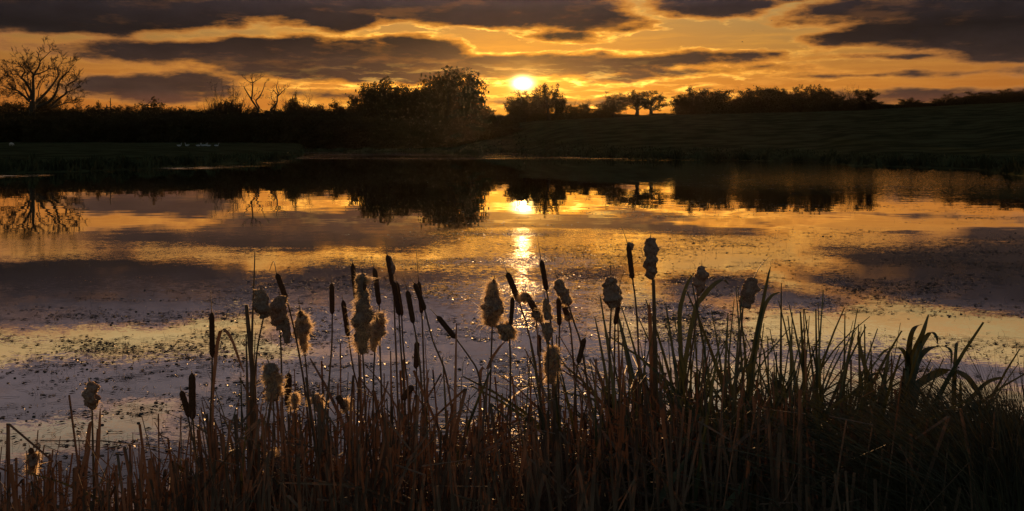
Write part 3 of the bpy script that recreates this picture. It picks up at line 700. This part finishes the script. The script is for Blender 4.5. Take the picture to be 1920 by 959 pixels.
# ------------------------------------------------------------------ cattails
def fbm(p): return mnoise.fractal(p, 1.0, 2.0, 4)
def seed_head(mb, path, r):
    """velvety sausage: rounded at both ends"""
    n = 16; pts = smooth_poly(path, n)
    rad = [r * min(1, math.sqrt(max(0.02, 1 - (1 - min(i, n - i) / 2.2) ** 2)) if min(i, n - i) < 2.2 else 1) * (1 + .05 * math.sin(i * 2.1 + r * 900)) for i in range(n + 1)]
    rad[0] = r * .25; rad[-1] = r * .25
    mb.tube(pts, rad, 10)
def fluff_body(mb, hair, path, radii, rng, lump=.35, hairs=900, hl=.012, loose=.3):
    """woolly burst seed head: lumpy core with a halo of fine down"""
    n = 30; k = 26; pts = smooth_poly(path, n); m = len(radii) - 1
    seed = Vector((rng.uniform(0, 90), rng.uniform(0, 90), rng.uniform(0, 90))); rings = []; vs = []
    for i, p in enumerate(pts):
        u = i / n * m; j = min(int(u), m - 1); r = radii[j] + (radii[j + 1] - radii[j]) * (u - j)
        if i in (0, n): r *= .35
        d = (pts[min(i + 1, n)] - pts[max(i - 1, 0)]).normalized(); a = Vector((1, 0, 0)) - d * d.x; a.normalize(); b = d.cross(a)
        for q in range(k):
            t = 2 * math.pi * q / k; o = a * math.cos(t) + b * math.sin(t)
            sp = (p + o * r)
            nz = fbm(sp * 34 + seed) * .8 + fbm(sp * 120 + seed) * .16
            vs.append(p + o * max(r * .3, r * (1 + lump * nz * 1.6)))
    base = len(mb.v)
    mb.add(vs, [(i * k + q, i * k + (q + 1) % k, (i + 1) * k + (q + 1) % k, (i + 1) * k + q) for i in range(n) for q in range(k)] + [tuple(range(k))[::-1], tuple(n * k + q for q in range(k))])
    for _ in range(hairs):
        i = rng.randrange(n); q = rng.randrange(k); v = vs[i * k + q]; c = pts[i]
        o = (v - c); o = o.normalized() if o.length > 1e-6 else Vector((1, 0, 0))
        patch = min(2.0, max(0.08, .45 + 3.2 * fbm(v * 45 + seed * 1.7)))
        l = hl * rng.uniform(.4, 1.3) * patch * (1 if rng.random() > .06 else 2.0)
        d = (o + rv(rng, .7) + Vector((0, 0, -.15))).normalized(); e = d.cross(rv(rng)).normalized() * .0006
        s0 = v + rv(rng, .002) - o * .002; mid = s0 + d * l * .55 + rv(rng, l * .18); end = s0 + d * l + rv(rng, l * .3)
        hair.add([s0 - e, s0 + e, mid + e * .8, mid - e * .8, end], [(0, 1, 2, 3), (3, 2, 4)])
        if rng.random() < .5 * loose:   # a little tuft where the hairs fan out
            for _ in range(3):
                g = (d + rv(rng, .8)).normalized() * l * .5
                hair.add([mid - e * .6, mid + e * .6, mid + g], [(0, 1, 2)])

def blade_pts(x, y, h, lean, la, droop, rng, z0=-.1, kink=False, n=12):
    """an upright reed blade whose tip may arch over or snap"""
    pts = []; dx, dy = math.cos(la), math.sin(la)
    if kink:
        hk = h * rng.uniform(.55, .85); L2 = h * rng.uniform(.25, .45); ang = rng.uniform(-1.2, .2)
        sgn = rng.choice((-1, 1)); k1 = Vector((x + dx * lean * hk, y + dy * lean * hk, z0 + hk))
        for i in range(7): pts.append(Vector((x, y, z0)).lerp(k1, i / 6))
        d2 = Vector((sgn * math.cos(ang), rng.uniform(-.4, .4), math.sin(ang))).normalized()
        for i in range(1, 6): pts.append(k1 + d2 * L2 * i / 5 + Vector((0, 0, -.25 * L2 * (i / 5) ** 2)))
        return pts
    for i in range(n + 1):
        t = i / n; f = lean * t + droop * max(0, t - .45) ** 2 * 2.2
        zz = h * (t - (abs(droop) * .75) * max(0, t - .55) ** 2 * 2.2)
        pts.append(Vector((x + dx * f * h, y + dy * f * h, z0 + zz)))
    return pts
def blade_w(n, w, sharp=1.0): return [w * (0.75 + .25 * math.sin(min(1, i / n * 2.2) * 1.57)) * (1 - max(0, (i / n - .45) / .55) ** 1.6) + .0006 for i in range(n)]

def cattail(name, label, D, stem_px, head=None, fluff=None, tip=None, leaves=(), sr=.0042, mat='stem', seed=0, group='cattails in the near reed bed', fl=None):
    """stem_px runs from the head down; everything is placed in metres around the plant's foot"""
    rng = random.Random(seed + 1000)
    pf = stem_px[-1]; foot = P(pf[0], pf[1], D); foot.z = 0
    # continue the stem down to the bed of the lake
    pp = [P(a, b, D) for a, b in stem_px]
    low = pp[-1]; prev = pp[-2]; dd = (low - prev).normalized()
    g = gz(pf[0], D) - .05; 
    t = (low.z - g) / max(.25, -dd.z); end = low + Vector((dd.x * .6 * t, rng.uniform(-.05, .05), -(low.z - g)))
    root = Vector((end.x, D, g)); o = link(name, None, loc=root); tag(o, label, 'cattail', group)
    path = smooth_poly([p - root for p in pp] + [end - root], 22)
    if len(path) > 2:
        s = MB(); s.tube(path, [sr * (.75 + .55 * i / 22) for i in range(len(path))], 6); link('stem', s.mesh('stem', M[mat]), o)
    if head:
        h = MB(); seed_head(h, [P(a, b, D - .002) - root for a, b in head[:-1]], head[-1] / 2 / F * D); ho = link('seed_head', h.mesh('seed_head', M['head']), o)
    if fluff:
        f = MB(); hm = MB()
        for (pth, rad, hairs, hl) in fluff:
            fluff_body(f, hm, [P(a, b, D + .002) - root for a, b in pth], [r * .84 / F * D for r in rad], rng, .52, int(hairs * (2.6 if hl > .0085 else 1.3)), hl * (1.15 if hl > .0085 else 1.0))
        fo = link('fluff', f.mesh('fluff', M['fluff']), o); link('loose_down', hm.mesh('loose_down', M['down']), fo)
    if tip:
        s = MB(); tp = smooth_poly([P(a, b, D) - root for a, b in tip], 8); s.tube(tp, [.0022 - .0014 * i / 8 for i in range(9)], 4); link('spike', s.mesh('spike', M[mat]), o)
    for lf in leaves:        # (x_foot, [points...], width px, material)
        pts, w, mm = lf; p3 = [P(a, b, D + .03) - root for a, b in pts]
        first = p3[0]; bottom = Vector((first.x * .3, first.y, 0)); q = smooth_poly([bottom] + p3, 18)
        mb = MB(); mb.ribbon(q, blade_w(19, w / F * D), (1, .35 * rng.uniform(-1, 1), 0), .25); link('leaf', mb.mesh('leaf', M[mm]), o)
    for j in range(rng.randint(1, 3) if not leaves else 0):
        Ht = (pp[0].z - g) * rng.uniform(.45, .8)
        mb = MB(); pts = blade_pts(rng.uniform(-.02, .02), rng.uniform(-.03, .03), Ht, rng.uniform(.03, .16), rng.uniform(0, 6.28), rng.choice((0, 0, .35, .7)), rng, 0, rng.random() < .25)
        mb.ribbon(pts, blade_w(len(pts), rng.uniform(.012, .02)), (math.cos(j * 2 + seed), .5 * math.sin(seed), 0), .3); link('leaf', mb.mesh('leaf', M['reed_b' if rng.random() < .7 else 'reed_g']), o)
    return o

B = lambda x0, y0, x1, y1, w: [(x0, y0), ((x0 + x1) / 2, (y0 + y1) / 2), (x1, y1), w]   # a straight brown head, top to bottom
CT = [
 ('slim brown cattail with long fine spike, leftmost of the tall ones', 3.5, [(398, 668), (397, 730), (393, 830), (398, 959)], B(397, 586, 398, 671, 10), None, [(397, 588), (395, 545)], [([(398, 820), (402, 700), (413, 622), (432, 632), (450, 680), (458, 700)], 6.5, 'reed_b')]),
 ('short stout brown cattail, upright one of the low pair at left', 3.0, [(362, 786), (366, 840), (378, 959)], B(360, 700, 361, 788, 13), None, [(360, 702), (359, 692)], ()),
 ('short leaning brown cattail, left one of the low pair at left', 3.05, [(352, 780), (366, 850), (380, 959)], B(340, 733, 355, 782, 11), None, [(340, 735), (338, 724)], ()),
 ('brown cattail with a snapped hooked spike above the woolly heads', 3.5, [(537, 560), (545, 590), (560, 660), (575, 760), (590, 959)], B(519, 513, 537, 562, 10), None, [(519, 515), (513, 490), (505, 509)], ()),
 ('slender upright brown cattail standing apart in open water left of centre', 3.5, [(623, 588), (622, 650), (616, 740), (610, 959)], B(622, 531, 623, 590, 9.5), None, [(622, 533), (622, 517)], ()),
 ('brown cattail leaning slightly left between the open one and the woolly column', 3.5, [(653, 630), (662, 690), (676, 760), (690, 959)], B(643, 563, 653, 632, 9.5), None, [(643, 565), (642, 552)], ()),
 ('brown cattail half hidden behind the tall woolly column', 3.65, [(668, 562), (672, 640), (680, 959)], B(661, 494, 668, 564, 9), None, [(661, 496), (661, 486)], ()),
 ('straight brown cattail just right of the tall woolly column', 3.5, [(711, 570), (712, 640), (716, 760), (722, 959)], B(702, 503, 711, 573, 9.5), None, [(702, 505), (696, 481)], ()),
 ('tall brown cattail with long spike and a tuft bursting at its right side', 3.5, [(738, 536), (740, 600), (744, 700), (752, 959)], B(726, 478, 737, 538, 9), [([(729, 480), (736, 500), (736, 516)], [3, 6.5, 3], 260, .005)], [(726, 480), (722, 443)], ()),
 ('stout brown cattail below the tufted one, left of a close pair', 3.4, [(748, 590), (752, 660), (760, 780), (765, 959)], B(738, 528, 749, 592, 11), None, [(738, 530), (737, 516)], ()),
 ('brown cattail, right of the close pair below the tufted one', 3.45, [(753, 592), (757, 660), (770, 780), (778, 959)], B(744, 529, 754, 593, 8), None, [(744, 531), (742, 514)], ()),
 ('brown cattail with long bent spike between the close pair and the crossed pair', 3.45, [(775, 605), (781, 640), (790, 720), (800, 959)], B(764, 545, 775, 607, 10), None, [(764, 547), (759, 528), (751, 505)], ()),
 ('front one of the crossed pair of brown cattails, leaning left', 3.35, [(796, 580), (812, 640), (835, 700), (850, 800), (858, 959)], B(777, 531, 797, 582, 9.5), None, [(777, 532), (771, 523)], ()),
 ('rear one of the crossed pair of cattails, with a very long spike', 3.55, [(791, 586), (793, 640), (797, 760), (805, 959)], B(785, 528, 791, 588, 8.5), None, [(785, 530), (780, 462)], ()),
 ('brown cattail tilted far over to the left above open water in the centre', 3.45, [(853, 633), (880, 670), (898, 705), (915, 800), (925, 959)], B(820, 593, 854, 635, 10), None, [(820, 594), (806, 578)], ()),
 ('low brown cattail right below the crossed pair', 3.4, [(781, 690), (780, 760), (775, 959)], B(782, 640, 780, 692, 10), None, [(782, 642), (783, 634)], ()),
 ('brown cattail leaning left with long stem, just left of the glitter path', 3.4, [(973, 566), (990, 620), (1005, 690), (1020, 800), (1030, 959)], B(951, 511, 974, 568, 11), None, [(951, 513), (944, 493)], ()),
 ('tall brown cattail standing before the sun glitter', 3.5, [(1025, 543), (1032, 600), (1038, 700), (1045, 959)], B(1015, 488, 1025, 546, 10), None, [(1015, 490), (1008, 448)], ()),
 ('short brown cattail upright under the ragged woolly head', 3.4, [(1049, 608), (1048, 680), (1046, 959)], B(1047, 558, 1049, 611, 9), None, [(1047, 560), (1047, 552)], ()),
 ('small low brown cattail in front of the sun glitter', 3.45, [(1011, 668), (1013, 740), (1018, 959)], B(1011, 628, 1011, 670, 8.5), None, [(1011, 630), (1009, 612)], ()),
 ('dark brown cattail hidden behind the plump oval woolly head', 3.55, [(1153, 608), (1152, 680), (1150, 959)], B(1163, 552, 1153, 610, 9), [([(1161, 542), (1164, 552)], [3, 5], 80, .004)], [(1161, 545), (1164, 525), (1171, 507)], ()),
 ('tall tapering cattail with long slanting spike, left of the tallest woolly head', 3.4, [(1186, 522), (1193, 580), (1198, 680), (1205, 959)], [(1178, 458), (1182, 492), (1186, 524), 10], [([(1176, 457), (1183, 461), (1184, 470)], [4, 5.5, 3], 160, .005)], [(1177, 459), (1171, 440), (1164, 423)], ()),
 ('brown cattail tilted right among stems right of the glitter', 3.35, [(1084, 680), (1078, 740), (1070, 959)], B(1096, 634, 1084, 682, 10), None, [(1096, 636), (1098, 626)], ()),
 ('dark tilted cattail low in the reeds left of centre', 3.2, [(755, 748), (745, 800), (735, 959)], B(774, 724, 754, 750, 12), None, [(774, 726), (782, 716)], ()),
 ('dark upright cattail right beside the low woolly head at left', 3.2, [(540, 760), (541, 820), (540, 959)], B(541, 700, 540, 762, 13), None, [(541, 702), (543, 690)], ()),
 # woolly ones
 ('plump woolly cattail, left one of the three grey heads at left', 3.3, [(494, 596), (482, 660), (474, 760), (470, 959)], None, [([(489, 543), (488, 560), (492, 580), (497, 597)], [9, 16, 17, 9], 1100, .006)], [(489, 546), (488, 534)], ()),
 ('long woolly cattail with a drooping tail, middle of the grey heads at left', 3.3, [(525, 620), (528, 700), (532, 959)], None, [([(524, 555), (523, 575), (521, 600), (528, 618)], [11, 18, 15, 8], 1300, .006), ([(534, 592), (537, 615), (538, 645)], [6, 9, 5], 500, .006)], [(524, 558), (524, 540)], ()),
 ('drop-shaped woolly cattail glowing gold at its edges, right of the grey heads', 3.35, [(570, 650), (576, 710), (582, 800), (586, 959)], [(563, 583), (565, 595), (566, 610), 9], [([(563, 585), (566, 600), (566, 622), (570, 640), (573, 660)], [4, 12, 16, 10, 5], 2400, .011)], [(563, 586), (559, 556)], ()),
 ('tallest ragged column of woolly down, left of centre', 3.3, [(680, 660), (684, 740), (690, 959)], [(682, 515), (683, 540), (683, 560), 9], [([(682, 514), (677, 530), (682, 560), (681, 590), (679, 620), (680, 640), (679, 665)], [7, 10, 11, 18, 16, 12, 7], 3800, .012), ([(684, 518), (672, 524), (667, 528)], [4, 5, 3], 300, .008)], [(681, 516), (680, 502)], ()),
 ('shorter woolly cattail leaning against the ragged column', 3.35, [(703, 655), (700, 730), (700, 959)], None, [([(708, 588), (709, 600), (708, 622), (702, 640), (700, 660)], [7, 13, 17, 9, 5], 2000, .011)], None, ()),
 ('teardrop cattail ringed by glowing down, left of the glitter path', 3.3, [(923, 608), (920, 700), (916, 800), (912, 959)], [(926, 524), (925, 545), (924, 560), 9], [([(926, 530), (924, 550), (923, 575), (924, 594), (920, 613)], [4, 12, 22, 16, 8], 3600, .013)], [(926, 526), (928, 512)], ()),
 ('brown cattail with a round woolly ball at its foot, on a bent stalk', 3.35, [(955, 630), (957, 700), (955, 959)], [(961, 558), (960, 580), (957, 612), 8], [([(960, 612), (950, 622), (944, 638)], [11, 18, 10], 1900, .009)], None, [([(900, 760), (915, 690), (934, 655), (948, 640)], 6, 'reed_b')]),
 ('club-shaped cattail leaning left with curling down at its tip', 3.4, [(1012, 600), (1025, 640), (1036, 720), (1045, 959)], [(985, 552), (998, 572), (1011, 598), 12], [([(988, 550), (984, 558), (980, 566)], [7, 6, 4], 900, .011), ([(1003, 582), (1010, 594), (1014, 604)], [9, 9, 5], 700, .010)], [(985, 552), (975, 535)], ()),
 ('narrow dark woolly cattail beside the club-shaped one', 3.4, [(1028, 630), (1028, 700), (1030, 959)], None, [([(1022, 560), (1025, 580), (1029, 600)], [4, 10, 9], 900, .008), ([(1024, 606), (1026, 622), (1028, 640)], [9, 10, 5], 700, .008)], [(1022, 562), (1020, 545)], ()),
 ('ragged woolly cattail leaning left, right of the glitter path', 3.35, [(1066, 572), (1078, 610), (1090, 650), (1105, 760), (1115, 959)], None, [([(1047, 524), (1053, 542), (1062, 562), (1067, 573)], [9, 13, 12, 5], 1500, .008)], [(1047, 526), (1042, 512), (1034, 498)], ()),
 ('small bent cattail shedding down below the ragged woolly head', 3.4, [(1066, 598), (1072, 640), (1080, 760), (1085, 959)], [(1055, 566), (1060, 580), (1064, 594), 11], [([(1063, 588), (1067, 596), (1060, 601)], [5, 8, 3], 600, .008)], None, ()),
 ('plump oval woolly cattail with a fine upright spike, right of centre', 3.3, [(1146, 578), (1143, 660), (1140, 959)], None, [([(1145, 521), (1145, 540), (1146, 560), (1148, 578)], [11, 16, 19, 11], 900, .0045)], [(1145, 524), (1145, 487)], ()),
 ('tallest knobbly woolly cattail on the thickest stem, right of centre', 3.3, [(1225, 524), (1227, 600), (1228, 720), (1225, 959)], None, [([(1219, 446), (1220, 465), (1221, 490), (1222, 510), (1223, 525)], [10, 15, 15, 13, 6], 800, .004)], [(1219, 448), (1221, 436)], [([(1222, 860), (1222, 700), (1218, 590), (1217, 570)], 9, 'reed_b')]),
 ('woolly cattail with a pointed foot between two arching leaves', 3.3, [(1308, 554), (1304, 610), (1290, 700), (1270, 820), (1262, 959)], None, [([(1316, 499), (1315, 515), (1312, 535), (1308, 556)], [8, 14, 12, 5], 700, .0045)], [(1316, 501), (1316, 488)], [([(1276, 740), (1274, 600), (1280, 560), (1290, 530), (1301, 513)], 8, 'reed_g'), ([(1278, 760), (1302, 590), (1316, 560), (1335, 537), (1355, 525), (1366, 533)], 9, 'reed_g')]),
 ('rightmost woolly cattail, leaning right with a long bent spike', 3.3, [(1393, 576), (1388, 640), (1378, 760), (1370, 959)], None, [([(1413, 521), (1409, 538), (1402, 556), (1394, 577)], [8, 14, 16, 13], 900, .0045)], [(1413, 523), (1425, 500), (1443, 481)], [([(1400, 760), (1412, 660), (1430, 570), (1440, 520), (1445, 500)], 8, 'reed_g'), ([(1405, 780), (1420, 640), (1432, 580), (1446, 556), (1462, 548)], 8, 'reed_g')]),
 ('lone grey woolly cattail with pointed top in open water at far left', 3.2, [(173, 768), (174, 830), (176, 959)], None, [([(168, 716), (170, 730), (173, 750), (174, 769)], [5, 14, 16, 6], 900, .005)], [(168, 718), (166, 708)], [([(160, 930), (163, 850), (168, 800), (172, 790)], 9, 'reed_b'), ([(180, 930), (184, 850), (187, 790), (188, 765)], 7, 'reed_b')]),
 ('small ragged woolly cattail lowest at the far left', 3.1, [(66, 888), (76, 930), (80, 959)], [(57, 840), (61, 856), (64, 876), 10], [([(60, 850), (62, 868), (55, 888)], [8, 13, 7], 1000, .009)], [(57, 842), (55, 834)], ()),
 ('low woolly cattail glowing at its edges under the grey heads', 3.15, [(512, 750), (515, 820), (518, 959)], None, [([(506, 682), (509, 700), (512, 730), (510, 752)], [8, 15, 17, 10], 2300, .010)], [(506, 684), (498, 668)], ()),
 ('dangling woolly cattail in front of the glitter, below the narrow dark one', 3.25, [(1036, 700), (1036, 780), (1040, 959)], None, [([(1034, 650), (1036, 670), (1034, 695), (1032, 720)], [10, 16, 12, 5], 2200, .012)], None, ()),
 ('small half-burst cattail tilted left, low in the reeds under the ragged column', 3.15, [(650, 770), (660, 820), (668, 959)], [(632, 742), (640, 754), (648, 768), 12], [([(642, 750), (646, 760), (650, 772)], [6, 9, 6], 900, .008)], None, ()),
 ('woolly cattail deep among the stems at lower left, edges glowing', 3.05, [(520, 900), (522, 930), (524, 959)], None, [([(508, 845), (512, 862), (518, 885), (520, 905)], [8, 13, 13, 7], 1600, .010)], None, ()),
 ('frayed cattail low between the drop-shaped head and the ragged column', 3.15, [(596, 770), (598, 840), (600, 959)], None, [([(592, 740), (596, 752), (597, 772)], [6, 10, 6], 900, .010)], None, ()),
 ('frayed cattail right beside the dark upright one at lower left', 3.2, [(553, 765), (554, 830), (556, 959)], None, [([(551, 738), (553, 750), (553, 768)], [5, 8, 5], 700, .009)], None, ()),
]
for i, (lb, D, st_, hd, fl_, tp, lv) in enumerate(CT):
    cattail('cattail', lb, D + ((i * 37) % 11 - 5) * .03, st_, hd, fl_, tp, lv, sr=.0042 if 'thickest' not in lb else .0085, seed=i)
# the bare pole-like stems
for i, (lb, st_) in enumerate([('bare dark stalk rising straight and thin beside the left woolly head', [(478, 472), (475, 560), (472, 660), (468, 959)]),
    ('blunt broken stalk just left of the bare dark stalk', [(462, 572), (468, 640), (476, 740), (480, 959)])]):
    D = 3.4; root = P(st_[-1][0], 959, D); root.z = gz(st_[-1][0], D) - .05
    o = link('reed_stalk', None, loc=root); tag(o, lb, 'reed stalk')
    s = MB(); path = smooth_poly([P(a, b, D) - root for a, b in st_] + [Vector((0, 0, 0))], 18)
    s.tube(path, [(.0022 if i == 0 else .008) + (.0035) * min(1, k / 9) for k in range(19)], 6); link('stem', s.mesh('stem', M['stem']), o)

# ------------------------------------------------------------------ big leafy reeds that can be told apart on the right
def leafy(label, D, foot, leaves, mat='reed_g', seed=0):
    rng = random.Random(seed); root = P(foot[0], foot[1], D); root.z = gz(foot[0], D) - .05
    o = link('reed_plant', None, loc=root); tag(o, label, 'reed', 'tall leafy reeds at the right')
    for pts, w in leaves:
        p3 = [P(a, b, D + rng.uniform(-.05, .05)) - root for a, b in pts]
        q = smooth_poly([Vector((p3[0].x * .5, 0, 0))] + p3, 24); mb = MB()
        mb.ribbon(q, blade_w(25, w / F * D), (1, rng.uniform(-.5, .5), 0), .3); link('leaf', mb.mesh('leaf', M[mat]), o)
leafy('largest leafy reed at right, several blades arching from one thick base', 3.2, (1690, 959), [
  ([(1692, 860), (1704, 720), (1716, 660), (1730, 625), (1741, 590)], 15), ([(1694, 860), (1702, 700), (1706, 640), (1715, 615), (1730, 608)], 11), ([(1698, 860), (1712, 700), (1726, 650), (1745, 624), (1756, 632), (1758, 645)], 11),
  ([(1696, 850), (1715, 700), (1735, 658), (1765, 650), (1783, 658), (1783, 690)], 10), ([(1700, 860), (1715, 740), (1730, 715), (1775, 695), (1810, 705), (1835, 735), (1843, 755)], 14),
  ([(1690, 870), (1698, 740), (1700, 680), (1690, 655), (1665, 655), (1645, 670)], 9), ([(1700, 900), (1720, 800), (1735, 850), (1760, 930)], 10), ([(1705, 870), (1720, 740), (1738, 760), (1742, 800)], 8),
  ([(1694, 900), (1696, 800), (1690, 750), (1672, 735)], 10), ([(1698, 850), (1712, 760), (1745, 775), (1758, 780)], 6), ([(1690, 880), (1693, 760), (1697, 700), (1694, 690)], 13)], seed=1)
leafy('tall straight leafy reed between the largest reed and the grass tussock', 3.1, (1788, 959), [
  ([(1788, 880), (1788, 760), (1790, 700), (1793, 650), (1797, 640)], 10), ([(1790, 880), (1798, 800), (1820, 750), (1850, 718), (1880, 708), (1892, 709)], 8), ([(1786, 880), (1780, 820), (1750, 790), (1720, 812), (1700, 820)], 9),
  ([(1790, 890), (1804, 820), (1822, 770), (1828, 750)], 10), ([(1785, 890), (1799, 790), (1801, 730), (1800, 712)], 7), ([(1786, 900), (1775, 810), (1748, 750), (1735, 738)], 7)], seed=2)
leafy('leafy reed with a blade bent flat over, left of the largest reed', 3.2, (1650, 959), [
  ([(1650, 880), (1655, 740), (1662, 690), (1668, 662)], 11), ([(1652, 880), (1660, 740), (1650, 700), (1632, 705), (1620, 725)], 8), ([(1648, 880), (1640, 760), (1625, 700), (1610, 640), (1612, 622)], 10), ([(1655, 880), (1672, 790), (1685, 770), (1690, 765)], 8)], seed=3)

# ------------------------------------------------------------------ the reed bed
def clump_variant(seed, mat, n):
    rng = random.Random(seed); out = []
    for j in range(n):
        h = rng.uniform(.55, 1.0) if j else 1.0
        dr = rng.choice((0, .1, .3, .6, .9, 1.3)); kk = rng.random() < (.2 if mat == 'reed_b' else .12)
        pts = blade_pts(rng.uniform(-.07, .07), rng.uniform(-.07, .07), h, rng.uniform(.0, .22), rng.uniform(0, 6.28), dr, rng, 0, kk, 13)
        mb = MB(); mb.ribbon(pts, blade_w(len(pts), rng.uniform(.005, .0125)), (math.cos(rng.uniform(-.9, .9)), math.sin(rng.uniform(-.9, .9)), 0), .3)
        out.append(mb.mesh('leaf', M[mat]))
    return out
VG = [clump_variant(100 + k, 'reed_g', 10) for k in range(10)]
VB = [clump_variant(200 + k, 'reed_b', 6) for k in range(10)]
ENV = np.array([(-40, 880), (0, 850), (70, 870), (110, 838), (150, 870), (200, 800), (230, 880), (300, 850), (330, 760), (370, 800), (420, 690), (470, 640), (520, 690), (560, 720), (620, 720), (680, 660), (740, 610), (800, 600), (850, 660), (900, 670),
  (960, 690), (1020, 660), (1060, 640), (1100, 625), (1150, 600), (1200, 590), (1250, 620), (1300, 605), (1350, 590), (1400, 590), (1450, 575), (1500, 570), (1550, 585), (1600, 620), (1650, 650), (1700, 650), (1760, 740), (1820, 760), (1900, 740), (1960, 730)], float)
def reed_bed():
    rng = random.Random(77); N_ = 298
    for i in range(N_):
        u = rng.random()
        if u < .56: px = rng.uniform(1120, 1700)
        elif u < .88: px = rng.uniform(420, 1140)
        elif u < .97: px = rng.uniform(-30, 440)
        else: px = rng.uniform(1700, 1860)
        top = float(np.interp(px, ENV[:, 0], ENV[:, 1])) + abs(rng.gauss(0, 55)) * (1 if i % 4 else 0.1) - (36 if px > 1150 else 10)
        D = rng.uniform(2.7, 4.0); g = gz(px, D) - .05
        z = CAMH - (top - HY) / F * D; H = max(z - g, .35)
        green = rng.random() < (.85 if px > 1250 else .45 if px > 1050 else .2)
        var = rng.choice(VG if green else VB)
        lx = (px - 960) / F * D
        o = link('reed_clump', None, loc=(lx, D, g)); wv = rng.uniform(.85, 1.25)
        o.scale = (H * wv, H * wv, H); o.rotation_euler = (0, 0, rng.choice((0, math.pi)) + rng.uniform(-.6, .6))
        zone = ('right', 'thick stand left of the largest leafy reed') if 1230 < px < 1680 else ('centre', 'middle stand below the brown cattails and the glitter') if px > 600 else ('left', 'sparser stand at the left') if px < 1230 else ('far', 'stand')
        if px >= 1680: zone = ('far', 'stand right of the largest leafy reed')
        colr = 'green' if green else 'dry brown'
        tag(o, f'{colr} blades in the {zone[1]}', 'reed', f'{colr} reeds, {zone[0]} of the reed bed')
        for me in var: link('leaf', me, o)
reed_bed()

# ------------------------------------------------------------------ dead litter and grass at the foot of the reeds
def litter():
    rng = random.Random(9); mb = MB()
    T = np.array([(-60, 935), (150, 925), (300, 900), (420, 870), (520, 830), (650, 815), (800, 830), (950, 840), (1080, 810), (1200, 790), (1350, 780), (1500, 800), (1600, 840), (1750, 880), (1850, 870), (1960, 850)], float)
    for i in range(4800):
        px = rng.uniform(-80, 2000); top = float(np.interp(px, T[:, 0], T[:, 1])) + rng.gauss(20, 60)
        D = rng.uniform(2.3, 3.9); z = CAMH - (top - HY) / F * D; g = gz(px, D) - .05
        if z < g + .12: z = g + rng.uniform(.12, .4)
        x = (px - 960) / F * D; t = rng.random()
        if t < .62:     # upright broken stems and blades
            lx, ly = rng.gauss(0, .10), rng.gauss(0, .10); h = z - g
            pts = [(x, D, g), (x + lx * h * .5, D + ly * h * .5, g + h * .5), (x + lx * h * 1.1, D + ly * h, z)]
            if rng.random() < .35: s_ = rng.choice((-1, 1)) * rng.uniform(.03, .14); pts.append((x + lx * h + s_, D + ly * h, z - rng.uniform(-.03, .14)))
            w = rng.uniform(.003, .012); mb.ribbon(pts, [w, w, w * .9, w * .5][:len(pts)], (1, rng.uniform(-1, 1), 0), .3)
        else:           # fallen ones lying at all angles
            a = rng.uniform(-1.3, 1.3); l = rng.uniform(.06, .28); sgn = rng.choice((-1, 1)); z1 = g + (z - g) * rng.uniform(.3, .92)
            d = Vector((sgn * math.cos(a), rng.uniform(-.5, .5), math.sin(a))) * l
            p = Vector((x, D, z1)); w = rng.uniform(.003, .011)
            mb.ribbon([p - d, p + rv(rng, .02), p + d + Vector((0, 0, -.03))], [w, w, w * .4], (rng.uniform(-1, 1), rng.uniform(-1, 1), .5), .3)
    tag(link('dead_reed_litter', mb.mesh('dead_reed_litter', M['litter'], False)), 'tangle of dead brown reed stems at the foot of the reed bed', 'dead reeds', kind='stuff')
    mb = MB()
    for i in range(5200):
        px = 1960 - abs(rng.gauss(0, 1)) * 95 if i % 5 else rng.uniform(1520, 2020)
        D = rng.uniform(2.3, 3.7); x = (px - 960) / F * D; g = gz(px, D) - .03
        top = float(np.interp(px, [1500, 1700, 1780, 1850, 1920, 2100], [900, 880, 840, 770, 730, 700])) + rng.gauss(15, 45)
        h = max(.15, CAMH - (top - HY) / F * D - g)
        l = rng.gauss(-.16, .22); ly = rng.gauss(0, .15); dr = rng.uniform(0, .25)
        pts = [(x, D, g), (x + l * h * .25, D + ly * h * .3, g + h * .4), (x + l * h * .7, D + ly * h * .6, g + h * .8), (x + l * h * (1.3 + dr), D + ly * h, g + h * (1 - dr * .3))]
        w = rng.uniform(.0022, .0045); mb.ribbon(pts, [w, w, w * .8, w * .15], (1, rng.uniform(-.6, .6), 0), .3)
    tag(link('grass_tussock', mb.mesh('grass_tussock', M['sedge'], False)), 'fine dark grass tussocks on the bank at the lower right', 'grass', kind='stuff')
litter()

# ------------------------------------------------------------------ thin haze added for a warm flare-like glow under the low sun
def haze():
    m = bpy.data.materials.new('glow_haze'); m.use_nodes = True; t = m.node_tree; t.nodes.clear()
    v = t.nodes.new('ShaderNodeVolumePrincipled'); v.inputs['Color'].default_value = (0.9, 0.8, 0.7, 1)
    v.inputs['Density'].default_value = 1.1e-5; v.inputs['Anisotropy'].default_value = 0.82
    o = t.nodes.new('ShaderNodeOutputMaterial'); t.links.new(v.outputs[0], o.inputs['Volume'])
    b = MB(); x, y0, y1, z0, z1 = 720, -720, 720, -2.0, 48
    vs = [(a, b_, c) for c in (z0, z1) for a, b_ in ((-x, y0), (x, y0), (x, y1), (-x, y1))]
    b.add(vs, [(3, 2, 1, 0), (4, 5, 6, 7), (0, 1, 5, 4), (1, 2, 6, 5), (2, 3, 7, 6), (3, 0, 4, 7)])
    tag(link('haze', b.mesh('haze', m, False)), 'thin haze over the lake, added for the warm glow under the sun', 'haze', kind='stuff')
haze()
